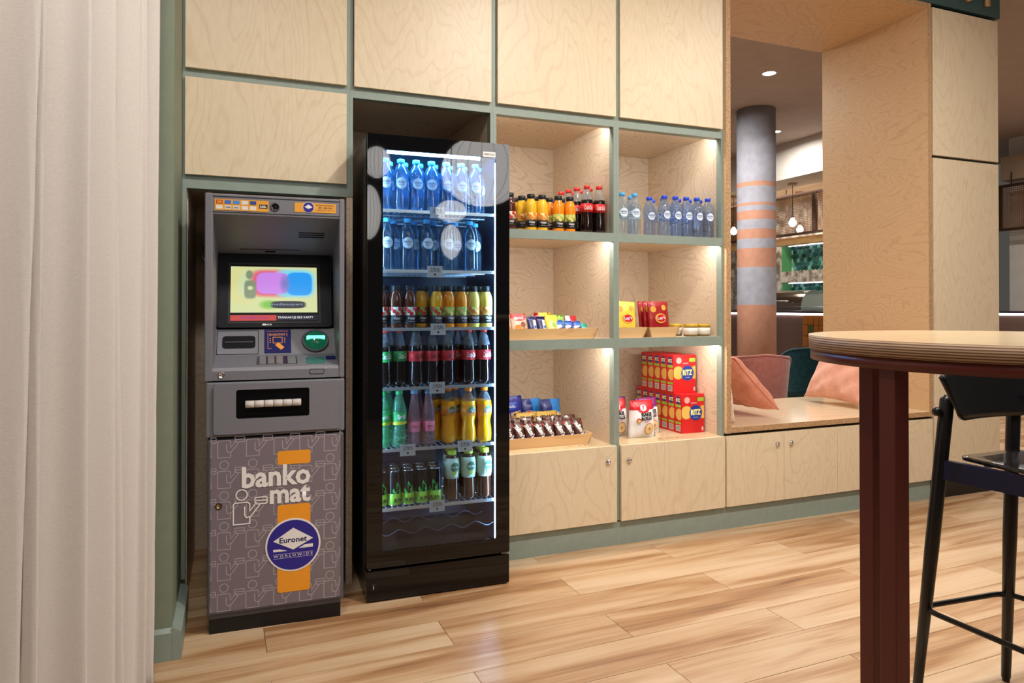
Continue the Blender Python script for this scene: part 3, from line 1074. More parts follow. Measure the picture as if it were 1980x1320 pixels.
    MB().prism(circle(0.340, 1.498, 0.020, 28), yb - 0.0006, yb).build('logo_ring_print', white_p, s2)
    MB().prism(circle(0.340, 1.498, 0.0185, 28), yb - 0.0012, yb - 0.0007).build('logo_disc', blue_p, s2)
    MB().add([(0.326, yb - 0.0018, 1.499), (0.340, yb - 0.0018, 1.492), (0.354, yb - 0.0018, 1.499), (0.340, yb - 0.0018, 1.508)], [[0, 1, 2, 3]]).build('logo_diamond', white_p, s2)
    text('sticker_lettering', 'INFOLINIA CA\u0141ODOBOWA', navy_p, 0.398, yb - 0.0008, 1.507, s2, w=0.062, h=0.0042)
    text('sticker_lettering', '801 384 084', navy_p, 0.400, yb - 0.0008, 1.498, s2, w=0.048, h=0.0062)
    text('sticker_lettering', '(22) 519 77 71', navy_p, 0.400, yb - 0.0008, 1.4885, s2, w=0.058, h=0.0062)
    # power lead behind
    MB().tube([(-0.02, 0.25, 1.30), (-0.045, 0.30, 1.345), (-0.035, 0.33, 1.37), (-0.05, 0.40, 1.40)], 0.004).build('cable', black_plastic, A)


cash_machine()

# ================================================================== DRINKS COOLER
SH = [1.525, 1.286, 1.053, 0.817, 0.574, 0.341]      # shelf surfaces
FR = (0.4794, -0.1998)
FA = R(-1.907)


def cooler():
    F = thing('drinks_cooler', 'tall black glass-door drinks cooler lit blue inside', 'fridge', (FR[0], FR[1], 0), FA)
    Wd, Ht, Dp = 0.58, 1.806, 0.53
    Wb = 0.561
    sh = MB()
    sh.box(0.0, 0.020, 0.046, Dp, 0.01, Ht - 0.004)
    sh.box(Wb - 0.018, Wb, 0.046, Dp, 0.01, Ht - 0.004)
    sh.box(0.020, Wb - 0.018, 0.046, Dp, 1.766, Ht - 0.004)
    sh.box(0.020, Wb - 0.018, Dp - 0.03, Dp, 0.01, 1.766)
    sh.box(0.020, Wb - 0.018, 0.046, Dp - 0.03, 0.01, 0.160)
    sh.build('cabinet', mat('cooler_side', S(22, 20, 20), 0.22), F)
    liner = mat('cooler_liner', S(30, 40, 62), 0.35)
    li = MB()
    li.box(0.0205, 0.0225, 0.05, Dp - 0.031, 0.161, 1.765)
    li.box(Wb - 0.0205, Wb - 0.0185, 0.05, Dp - 0.031, 0.161, 1.765)
    li.box(0.0225, Wb - 0.0205, Dp - 0.033, Dp - 0.031, 0.161, 1.765)
    li.build('liner', liner, F)
    for i in range(3):
        MB().ring(rrect(0.24 + i * 0.03, 0.264 + i * 0.03, 1.215, 1.235, 0.008), rrect(0.243 + i * 0.03, 0.261 + i * 0.03, 1.218, 1.232, 0.006), Dp - 0.035, Dp - 0.033).build('air_vent', black_plastic, F)
    # door: black printed border and clear pane
    x0, x1, z0, z1 = 0.0595, 0.5215, 0.193, 1.746
    dr = MB().ring(rrect(0.0, Wd, 0.131, Ht, 0.006), rrect(x0, x1, z0, z1, 0.004), 0.0, 0.006).ring(rrect(0.002, Wd - 0.002, 0.133, Ht - 0.002, 0.006), rrect(0.026, 0.553, 0.170, 1.762, 0.004), 0.0061, 0.044).build('door', black_gloss, F)
    MB().box(x0 - 0.001, x1 + 0.001, 0.001, 0.005, z0 - 0.001, z1 + 0.001).build('glass_pane', glass_pane, dr)
    MB().prism(rrect(0.4655, 0.519, 1.7485, 1.7695, 0.002), -0.001, 0.0).build('badge', white_p, dr)
    text('badge_lettering', 'VIBOCOLD', mat('badge_ink', S(60, 60, 70), 0.5), 0.4922, -0.0016, 1.759, dr, w=0.046, h=0.0085, bold=0.01)
    hg = MB().lathe([(0.006, 0), (0.006, 0.008)], seg=12, c=(0.012, 0.010, 0.1225)).build('hinge_pin', steel, dr)
    MB().box(0.0, Wd, 0.002, 0.05, 0.006, 0.121, 0, 0.002).build('kick_panel', black_gloss, F)
    k = MB().lathe([(0.013, 0), (0.013, 0.0015), (0.011, 0.0025), (0, 0.0025)], seg=28)
    k.xf(Matrix.Translation((0.0255, 0.002, 0.060)) @ Matrix.Rotation(R(90), 4, 'X'))
    kl = k.build('kick_lock', black_plastic, F)
    MB().box(0.0245, 0.0265, -0.0015, 0.0, 0.054, 0.066).build('key_slot', white_p, kl)
    # lights inside
    MB().lathe([(0.0075, 0), (0.0075, 0.385)], seg=14).xf(Matrix.Translation((0.090, 0.075, 1.7565)) @ Matrix.Rotation(R(90), 4, 'Y')).build('light_tube', led_cool, F)
    MB().box(0.5335, 0.5385, 0.048, 0.053, 0.165, 1.735).build('light_strip', led_cool2, F)
    MB().box(0.0240, 0.0290, 0.048, 0.053, 0.165, 1.735).build('light_strip', led_cool2, F)
    # shelves
    wire = mat('shelf_wire', S(196, 202, 210), 0.3, metal=0.6)
    tags_ = [[0.289], [0.278], [0.292], [0.288], [0.168, 0.405], [0.288]]
    sm_ = None
    for i, z in enumerate(SH):
        if sm_ is None:
            m = MB()
            m.box(0.030, 0.532, 0.054, 0.060, -0.012, 0.000)
            for q in range(22):
                xx = 0.040 + q * 0.0233
                m.box(xx - 0.0018, xx + 0.0018, 0.060, 0.49, -0.005, -0.0005)
            for yy in (0.20, 0.34, 0.485):
                m.box(0.030, 0.536, yy, yy + 0.005, -0.010, -0.005)
            sm_ = m.mesh('wire_shelf', wire)
        s = link('wire_shelf', sm_, F, (0, 0, z))
        for tx in tags_[i]:
            t = MB().box(tx - 0.031, tx + 0.031, 0.0495, 0.0515, -0.030, 0.016).build('price_tag', mat('tag_white', S(206, 208, 216), 0.5), s)
            t['label'] = 'small white price card'
            ink = mat('tag_ink', S(24, 24, 30), 0.6)
            text('price_lettering', '5 PLN', ink, tx, 0.0488, 0.002, t, w=0.034, h=0.0125, bold=0.01)
            MB().tube([(tx - 0.022, 0.049, -0.008), (tx, 0.049, -0.0068), (tx + 0.016, 0.049, -0.0068), (tx + 0.024, 0.049, -0.001)], 0.0006, 5).build('price_flourish', ink, t)
            MB().prism(circle(tx, -0.0185, 0.0042, 14), 0.0488, 0.0494).build('price_dot', ink, t)
    # bottom bottle rack
    rk = MB()
    for yy in (0.09, 0.25, 0.42):
        rk.tube([(0.03 + q * 0.0104, yy, 0.232 + 0.010 * math.sin(q * 0.62 + 1)) for q in range(51)], 0.0022, 6)
    rk.build('wine_rack', mat('rack_dark', S(70, 70, 84), 0.4, metal=0.5), F)
    clips = MB()
    for q in range(5):
        clips.box(0.10 + q * 0.09, 0.13 + q * 0.09, 0.052, 0.056, 0.161, 0.168)
    clips.build('base_clips', mat('clip_blue', S(150, 170, 220), 0.3), F)
    return F


cooler()

# ================================================================== BOTTLES AND CANS
water_m = clear_plastic('water_bottle_plastic', S(226, 240, 252), 0.02, 1.16, 0.96, 1.0)
waterd_m = clear_plastic('water_bottle_blue_plastic', S(206, 224, 252), 0.02, 1.14, 0.95, 1.0)
clear_m = clear_plastic('clear_plastic', S(236, 242, 246), 0.06, 1.18, 0.92)
cola_m = mat('cola', S(24, 10, 8), 0.08, spec=0.7)
label_white = mat('bottle_label_white', S(224, 236, 244), 0.5)
ink_blue = mat('label_blue_ink', S(40, 80, 150), 0.5)
ink_black = mat('label_black_ink', S(26, 22, 24), 0.5)
red_lab = mat('red_label', S(206, 34, 38), 0.4)
black_lab = mat('black_label', S(24, 24, 26), 0.45)
PROTO = {}


def proto(key, name, prof, mats, mi, cap, cap_m, labels, seg=24):
    """prof body rings; cap=(r,z0,z1); labels=[(r,z0,z1,mat)] wrap bands or callables adding children"""
    o = MB().lathe(prof, seg=seg, mi=mi).build(name, mats)
    if cap:
        r, z0, z1 = cap
        c = MB().lathe([(r * 0.96, z0), (r, z0 + 0.001), (r, z1 - 0.0015), (r * 0.9, z1), (0, z1)], seg=20).build('cap', cap_m, o)
    for L in labels:
        if callable(L):
            L(o)
        else:
            r, z0, z1, m = L
            MB().lathe([(r, z0), (r, z1)], seg=seg).build('label', m, o)
    PROTO[key] = o
    return o


def wrap_text(txt, m, r, z, w, h, bold=0.0, shear=0.0, az=0.0):
    def f(o):
        link('lettering', text_mesh(txt, m, w=w, h=h, bold=bold, shear=shear, bend=r), o, (0, 0, z), (0, 0, az))
    return f


def disc_label(r, z, rad, m, ring=None, az=0.0):
    def f(o):
        def patch(rr, rd, mm, nm):
            vs = [(0, -rr, 0)]
            n = 20
            for i in range(n):
                a = 2 * math.pi * i / n
                xx = rd * math.cos(a)
                vs.append((rr * math.sin(xx / rr), -rr * math.cos(xx / rr), rd * math.sin(a)))
            MB().add(vs, [[0, 1 + i, 1 + (i + 1) % n] for i in range(n)], 0, True).build(nm, mm, o, (0, 0, z), (0, 0, az))
        if ring:
            patch(r + 0.0003, rad * 1.14, ring, 'label_ring')
        patch(r + 0.0006, rad, m, 'label')
    return f


def water(key, body, capm, ringm, az=0.0):
    prof = [(0.022, 0.0), (0.029, 0.004), (0.031, 0.014), (0.0296, 0.020), (0.0310, 0.026), (0.0296, 0.032), (0.0308, 0.038), (0.0294, 0.044), (0.0304, 0.050), (0.0290, 0.056), (0.0298, 0.062), (0.0285, 0.085), (0.0305, 0.11), (0.0318, 0.135), (0.0300, 0.152), (0.022, 0.172), (0.0145, 0.184), (0.0125, 0.190), (0.0125, 0.197)]
    return proto(key, 'water_bottle', prof, [body], 0, (0.0152, 0.192, 0.208), capm,
                 [disc_label(0.0322, 0.108, 0.0205, label_white, ringm, az), wrap_text('KROPLA', ink_blue, 0.0334, 0.112, 0.032, 0.008, 0.02, 0, az), wrap_text('BESKIDU', ink_blue, 0.0334, 0.102, 0.024, 0.0045, 0.01, 0, az)])


cap_lb = mat('light_blue_cap', S(70, 170, 226), 0.35)
cap_db = mat('dark_blue_cap', S(18, 66, 200), 0.35)
water('water_fridge', clear_plastic('blue_lit_water_plastic', S(170, 218, 254), 0.02, 1.25, 0.95, 1.0), cap_lb, mat('ring_pale', S(170, 210, 230), 0.5))  # bluer copy of the bottle plastic, cooler's blue light put into its tint
water('water_light', water_m, cap_lb, mat('ring_pale', S(170, 210, 230), 0.5), R(12))
water('water_dark', waterd_m, cap_db, mat('ring_blue', S(30, 70, 170), 0.5), R(16))


def juice(key, liquid, fruit, fruit2, az=0.0):
    prof = [(0.024, 0.0), (0.0265, 0.003), (0.0265, 0.020), (0.0262, 0.060), (0.0268, 0.080), (0.0278, 0.100), (0.0270, 0.118), (0.0215, 0.137), (0.0170, 0.146), (0.0165, 0.156)]
    def fr(o):
        # overlapping fruit slices printed on the upper label band
        for i in range(7):
            a = az + R(-75 + i * 25)
            zz = 0.066 + 0.010 * ((i * 5) % 3 - 1)
            vs = [(0, 0, 0)]
            n = 12
            rr = 0.0275
            for k in range(n):
                b_ = 2 * math.pi * k / n
                xx = 0.0085 * math.cos(b_)
                vs.append((rr * math.sin(xx / rr), -rr * math.cos(xx / rr), 0.0085 * math.sin(b_)))
            vs[0] = (0, -rr, 0)
            MB().add(vs, [[0, 1 + k, 1 + (k + 1) % n] for k in range(n)], 0, True).build('fruit_print', fruit2, o, (0, 0, zz), (0, 0, a))
    lm = mat('juice_' + key, liquid, 0.12, spec=0.6)
    return proto(key, 'juice_bottle', prof, [lm, clear_m], [0] * 8 + [1], (0.0185, 0.150, 0.170), black_lab,
                 [(0.0270, 0.050, 0.083, fruit), (0.0271, 0.016, 0.050, black_lab), fr, wrap_text('Cappy', white_p, 0.0276, 0.038, 0.030, 0.012, 0.02, 0.2, az), wrap_text('100% owoce', white_p, 0.0276, 0.026, 0.022, 0.004, 0.0, 0, az)])


fr_or = mat('fruit_orange', S(236, 140, 50), 0.5)
fr_gr = mat('fruit_green', S(150, 190, 80), 0.5)
fr_ye = mat('fruit_yellow', S(234, 206, 120), 0.5)
fr_re = mat('fruit_red', S(200, 50, 44), 0.5)
fr_wh = mat('fruit_white', S(220, 216, 196), 0.5)
juice('juice_yellow', S(238, 186, 44), fr_ye, fr_or, R(14))
juice('juice_orange', S(240, 140, 24), fr_gr, fr_ye, R(14))
juice('juice_amber', S(232, 160, 30), fr_gr, fr_re, R(8))
juice('juice_pale', S(238, 206, 90), fr_ye, fr_or, R(8))
juice('juice_dark', S(88, 40, 20), fr_wh, fr_re, R(10))


def cola(key, lab, txt, txtm, capm, az=0.0):
    prof = [(0.020, 0.0), (0.028, 0.004), (0.0305, 0.018), (0.0300, 0.05), (0.0275, 0.080), (0.0290, 0.100), (0.0300, 0.130), (0.0298, 0.142), (0.0275, 0.160), (0.0210, 0.186), (0.0145, 0.208), (0.0125, 0.216), (0.0125, 0.222)]
    return proto(key, 'cola_bottle', prof, [cola_m, clear_m], [0] * 8 + [1] * 4, (0.0152, 0.215, 0.230), capm,
                 [(0.0306, 0.100, 0.141, lab), wrap_text(txt, txtm, 0.0312, 0.122, 0.044, 0.022, 0.015, 0.35, az)])


cap_red = mat('red_cap', S(210, 36, 34), 0.35)
cola('cola_red', red_lab, 'Coca-Cola', white_p, cap_red, R(12))
cola('cola_zero', red_lab, 'Coca-Cola', ink_black, black_lab, R(20))
cola('cola_green', mat('green_label', S(40, 150, 70), 0.4), 'Coca-Cola', white_p, cap_red, R(20))

sprite_prof = [(0.020, 0.0), (0.029, 0.004), (0.031, 0.015), (0.030, 0.06), (0.028, 0.085), (0.030, 0.105), (0.031, 0.14), (0.0295, 0.155), (0.021, 0.185), (0.0145, 0.202), (0.0125, 0.212), (0.0125, 0.218)]
sg = clear_plastic('green_plastic', S(150, 236, 190), 0.08, 1.2, 0.8)
proto('lemon_soda', 'soda_bottle', sprite_prof, [sg], 0, (0.0152, 0.211, 0.227), mat('green_cap', S(30, 160, 84), 0.35),
      [(0.0312, 0.098, 0.140, mat('soda_label_green', S(60, 176, 90), 0.4)), (0.0314, 0.092, 0.104, mat('soda_label_yellow', S(226, 216, 60), 0.4)), wrap_text('Sprite', white_p, 0.0320, 0.122, 0.042, 0.022, 0.02, 0.25, R(10))])
pk = clear_plastic('pink_plastic', S(240, 196, 206), 0.08, 1.18, 0.85)
proto('pink_soda', 'soda_bottle', [(0.018, 0.0), (0.0255, 0.004), (0.027, 0.014), (0.0265, 0.06), (0.0268, 0.10), (0.026, 0.12), (0.020, 0.160), (0.0145, 0.190), (0.0125, 0.212), (0.0125, 0.218)], [pk], 0,
      (0.0152, 0.210, 0.227), mat('grey_blue_cap', S(120, 150, 176), 0.35), [(0.0272, 0.058, 0.100, mat('pink_label', S(222, 110, 130), 0.45)), wrap_text('KINLEY', mat('pink_ink', S(120, 40, 60), 0.5), 0.0278, 0.080, 0.034, 0.008, 0.01, 0, R(12))])
fan = mat('orange_soda', S(248, 168, 12), 0.10, spec=0.7)
proto('orange_soda', 'soda_bottle', [(0.022, 0.0), (0.0300, 0.006), (0.0315, 0.03), (0.0300, 0.055), (0.0255, 0.080), (0.0262, 0.090), (0.0300, 0.108), (0.0312, 0.125), (0.0312, 0.155), (0.0290, 0.172), (0.020, 0.195), (0.0145, 0.207), (0.0125, 0.214), (0.0125, 0.22)],
      [fan, clear_m], [0] * 9 + [1] * 4, (0.0152, 0.212, 0.228), mat('orange_cap', S(240, 130, 24), 0.35),
      [(0.0316, 0.112, 0.156, mat('orange_label', S(244, 150, 30), 0.4)), disc_label(0.0318, 0.137, 0.015, mat('green_leaf_print', S(40, 130, 60), 0.4), None, R(12)),
       wrap_text('FANTA', navy_p, 0.0330, 0.133, 0.044, 0.017, 0.05, 0, R(12)), wrap_text('FANTA', white_p, 0.0334, 0.1335, 0.042, 0.015, 0.0, 0, R(12))])
tea = mat('iced_tea', S(66, 30, 14), 0.10, spec=0.7)
proto('iced_tea', 'iced_tea_bottle', [(0.020, 0.0), (0.0275, 0.004), (0.029, 0.012), (0.028, 0.05), (0.0275, 0.088), (0.0300, 0.104), (0.0312, 0.130), (0.0308, 0.158), (0.0270, 0.172), (0.019, 0.180), (0.0175, 0.184), (0.0175, 0.19)],
      [tea, clear_m], [0] * 10 + [1], (0.0195, 0.186, 0.204), mat('lime_cap', S(186, 206, 60), 0.35),
      [lambda o: MB().lathe([(0.0282, 0.090), (0.0304, 0.104), (0.0316, 0.130), (0.0312, 0.158), (0.0270, 0.173)], seg=24).build('label', mat('tea_label', S(200, 226, 206), 0.45), o),
       disc_label(0.0322, 0.138, 0.019, mat('tea_leaf_print', S(60, 120, 90), 0.5), None, R(14)), wrap_text('fuze tea', white_p, 0.0334, 0.139, 0.032, 0.010, 0.02, 0, R(14)),
       disc_label(0.0322, 0.113, 0.009, mat('tea_lemon_print', S(196, 206, 80), 0.5), None, R(10))])
lime = mat('can_lime', S(150, 204, 60), 0.3)
can_black = mat('can_black', S(20, 20, 24), 0.28, metal=0.5)


def flames(o):
    m = MB()
    rr = 0.0268
    for k, (a0, w_, z0, z1) in enumerate(((R(4), 0.020, 0.045, 0.100), (R(-30), 0.012, 0.045, 0.075), (R(30), 0.012, 0.045, 0.082), (R(-140), 0.02, 0.045, 0.10), (R(150), 0.016, 0.045, 0.09))):
        n = 6
        vs, fs = [], []
        for i in range(n + 1):
            t = i / n
            hw = w_ / 2 * (1 - t) ** 0.7 * (1 + 0.5 * math.sin(t * 3))
            off = 0.004 * math.sin(t * 5 + k)
            for s_ in (-1, 1):
                a = a0 + (s_ * hw + off) / rr
                vs.append((rr * math.sin(a), -rr * math.cos(a), z0 + (z1 - z0) * t))
        for i in range(n):
            fs.append([2 * i, 2 * i + 1, 2 * i + 3, 2 * i + 2])
        m.add(vs, fs, 0, True)
    m.build('flame_print', mat('flame_green', S(50, 190, 90), 0.35), o)


proto('energy_can', 'energy_can', [(0.020, 0.0), (0.0262, 0.006), (0.0264, 0.008), (0.0264, 0.130), (0.0225, 0.139), (0.0228, 0.142), (0.0215, 0.142), (0.021, 0.138), (0.0, 0.138)],
      [can_black, steel], [1, 1, 0, 0, 1, 1, 1, 1], None, None,
      [(0.0266, 0.008, 0.052, lime), flames, wrap_text('BURN', ink_black, 0.0272, 0.026, 0.040, 0.014, 0.02, 0, R(10))])

used = set()


def place(key, loc, label, cat, group, rz=0.0):
    if key in used:
        o = copy_tree(PROTO[key])
    else:
        used.add(key)
        o = PROTO[key]
    o.location = loc
    o.rotation_euler = (0, 0, rz)
    tag(o, label, cat, group)
    return o


cF, sF = math.cos(FA), math.sin(FA)


def fr_xy(x, y):
    return FR[0] + cF * x - sF * y, FR[1] + sF * x + cF * y


def fridge_row(keys, xs, ys, shelf, desc, rowname, shelfname, group, cat='bottle'):
    for i, (k, x) in enumerate(zip(keys, xs)):
        y = ys if not isinstance(ys, (list, tuple)) else ys[i]
        X, Y = fr_xy(x, y)
        ds = desc[k] if isinstance(desc, dict) else desc
        place(k, (X, Y, SH[shelf]), '%s, %s from left in %s of the %s cooler shelf' % (ds, ORD[i], rowname, shelfname), cat, group, random.uniform(-0.15, 0.15) if cat != 'can' else random.uniform(-0.5, 0.4))


WG = 'water bottles in the cooler'
wd = 'chilled blue-lit water bottle'
fridge_row(['water_fridge'] * 7, [0.085, 0.148, 0.211, 0.274, 0.337, 0.400, 0.463], 0.098, 0, wd, 'front row', 'top', WG)
fridge_row(['water_fridge'] * 7, [0.112, 0.176, 0.240, 0.304, 0.368, 0.432, 0.496], 0.166, 0, wd, 'second row', 'top', WG)
fridge_row(['water_fridge'] * 5, [0.092, 0.174, 0.253, 0.338, 0.436], 0.098, 1, wd, 'front row', 'second', WG)
fridge_row(['water_fridge'] * 5, [0.132, 0.215, 0.296, 0.392, 0.480], 0.166, 1, wd, 'second row', 'second', WG)
jd = {'juice_dark': 'dark apple juice bottle', 'juice_amber': 'amber juice bottle', 'juice_orange': 'orange juice bottle', 'juice_pale': 'pale yellow juice bottle', 'juice_yellow': 'yellow juice bottle'}
fridge_row(['juice_dark'] * 3 + ['juice_amber', 'juice_amber', 'juice_orange', 'juice_orange', 'juice_pale', 'juice_pale'], [0.068, 0.126, 0.183, 0.240, 0.296, 0.345, 0.400, 0.452, 0.508], [0.092, 0.092, 0.092, 0.14, 0.092, 0.092, 0.092, 0.092, 0.092], 2, jd, 'front row', 'third', 'juice bottles in the cooler')
fridge_row(['juice_dark'] * 3 + ['juice_amber'] * 2 + ['juice_pale'] * 3, [0.090, 0.150, 0.208, 0.268, 0.325, 0.385, 0.442, 0.5], [0.155, 0.155, 0.205, 0.21, 0.155, 0.155, 0.155, 0.155], 2, jd, 'second row', 'third', 'juice bottles in the cooler')
cd = {'cola_green': 'green-labelled cola bottle', 'cola_zero': 'black-capped cola bottle', 'cola_red': 'red-capped cola bottle'}
fridge_row(['cola_green', 'cola_green', 'cola_zero', 'cola_zero', 'cola_zero', 'cola_red', 'cola_red'], [0.080, 0.146, 0.212, 0.277, 0.342, 0.432, 0.500], [0.098, 0.12, 0.098, 0.098, 0.098, 0.098, 0.098], 3, cd, 'front row', 'fourth', 'cola bottles in the cooler')
fridge_row(['cola_green', 'cola_zero', 'cola_zero', 'cola_zero', 'cola_red', 'cola_red'], [0.112, 0.200, 0.266, 0.332, 0.405, 0.474], [0.172, 0.165, 0.165, 0.165, 0.165, 0.165], 3, cd, 'second row', 'fourth', 'cola bottles in the cooler')
sd = {'lemon_soda': 'green lemon soda bottle', 'pink_soda': 'pink soda bottle', 'orange_soda': 'yellow orange soda bottle'}
fridge_row(['lemon_soda', 'lemon_soda', 'pink_soda', 'pink_soda', 'orange_soda', 'orange_soda', 'orange_soda'], [0.075, 0.142, 0.204, 0.262, 0.352, 0.432, 0.502], [0.098, 0.098, 0.098, 0.098, 0.12, 0.098, 0.098], 4, sd, 'front row', 'fifth', 'soda bottles in the cooler')
fridge_row(['lemon_soda', 'pink_soda', 'orange_soda', 'orange_soda', 'orange_soda'], [0.108, 0.232, 0.318, 0.396, 0.470], [0.165, 0.16, 0.19, 0.168, 0.168], 4, sd, 'second row', 'fifth', 'soda bottles in the cooler')
for r_, yy in enumerate((0.090, 0.146, 0.202)):
    fridge_row(['energy_can'] * 5, [0.066 + r_ * 0.006 + q * 0.0555 for q in range(5)], yy, 5, 'lime and black energy can', ['front row', 'second row', 'third row'][r_], 'lowest', 'energy cans in the cooler', 'can')
fridge_row(['iced_tea'] * 3, [0.362, 0.432, 0.503], 0.098, 5, 'lime-capped iced tea bottle', 'front row', 'lowest', 'iced tea bottles in the cooler')
fridge_row(['iced_tea'] * 3, [0.372, 0.440, 0.508], 0.166, 5, 'lime-capped iced tea bottle', 'second row', 'lowest', 'iced tea bottles in the cooler')


def shelf_row(keys, pos, z, desc, where, group):
    ys = sorted(set(p[1] for p in pos))
    for k, (x, y) in zip(keys, pos):
        row = ys.index(y)
        n = sorted(p[0] for p in pos if p[1] == y).index(x)
        place(k, (x, y, z), '%s, %s from left in %s row, %s' % (desc[k], ORD[n], ['front', 'second', 'third', 'rear'][row], where), 'bottle', group, random.uniform(-0.48, -0.28))


Z1, Z2, Z3 = 1.4883, 0.9853, 0.4757
jd2 = {'juice_dark': 'dark juice bottle', 'juice_yellow': 'yellow juice bottle with black cap', 'juice_orange': 'orange juice bottle with black cap', 'cola_red': 'cola bottle with red cap'}
shelf_row(['juice_dark', 'juice_dark'], [(1.178, 0.075), (1.190, 0.140)], Z1, jd2, 'left upper shelf', 'juice bottles on the open shelf')
shelf_row(['juice_yellow'] * 8, [(1.283, 0.075), (1.340, 0.075), (1.264, 0.140), (1.329, 0.140), (1.252, 0.205), (1.318, 0.205), (1.240, 0.27), (1.306, 0.27)], Z1, jd2, 'left upper shelf', 'juice bottles on the open shelf')
shelf_row(['juice_orange'] * 6, [(1.425, 0.078), (1.486, 0.078), (1.408, 0.143), (1.472, 0.143), (1.394, 0.208), (1.456, 0.208)], Z1, jd2, 'left upper shelf', 'juice bottles on the open shelf')
shelf_row(['cola_red'] * 8, [(1.578, 0.080), (1.645, 0.080), (1.562, 0.152), (1.632, 0.152), (1.552, 0.224), (1.622, 0.224), (1.546, 0.296), (1.616, 0.296)], Z1, jd2, 'left upper shelf', 'cola bottles on the open shelf')
wd2 = {'water_light': 'water bottle with light blue cap', 'water_dark': 'blue-tinted water bottle with dark blue cap'}
shelf_row(['water_light'] * 4, [(1.772, 0.080), (1.843, 0.080), (1.800, 0.155), (1.868, 0.155)], Z1, wd2, 'right upper shelf', 'water bottles on the open shelf')
shelf_row(['water_dark'] * 14, [(2.284, 0.080), (2.215, 0.080), (2.150, 0.080), (2.084, 0.080), (2.018, 0.080), (1.975, 0.150), (1.935, 0.222), (2.285, 0.150), (2.218, 0.150), (2.152, 0.150), (2.060, 0.150), (2.26, 0.222), (2.19, 0.222), (2.04, 0.222)], Z1, wd2, 'right upper shelf', 'water bottles on the open shelf')

# ================================================================== SNACKS
def tray(label, x0, x1, y0, y1, z, h=0.050, fl=0.020, t=0.006):
    """open wooden tray with sloping sides; x0..x1, y0..y1 is the foot"""
    cx, cy = (x0 + x1) / 2, (y0 + y1) / 2
    a, b_ = (x1 - x0) / 2, (y1 - y0) / 2
    o = MB().box(-a, a, -b_, b_, 0.0, t).build('snack_tray', tray_wood, None, (cx, cy, z))
    tag(o, label, 'tray', 'wooden snack trays')
    for sx, sy in ((0, -1), (0, 1), (-1, 0), (1, 0)):
        if sx == 0:
            q = [(-a, sy * b_, 0), (a, sy * b_, 0), (a + fl, sy * (b_ + fl * 0.5), h), (-a - fl, sy * (b_ + fl * 0.5), h)]
            off = Vector((0, -sy * t, 0))
        else:
            q = [(sx * a, -b_, 0), (sx * a, b_, 0), (sx * (a + fl), b_ + fl * 0.5, h), (sx * (a + fl), -b_ - fl * 0.5, h)]
            off = Vector((-sx * t, 0, 0))
        vs = [Vector(p) for p in q]
        vs += [p + off for p in vs]
        MB().add(vs, [[0, 1, 2, 3], [7, 6, 5, 4], [0, 4, 5, 1], [1, 5, 6, 2], [2, 6, 7, 3], [3, 7, 4, 0]]).build('side_board', tray_wood, o)
    return o


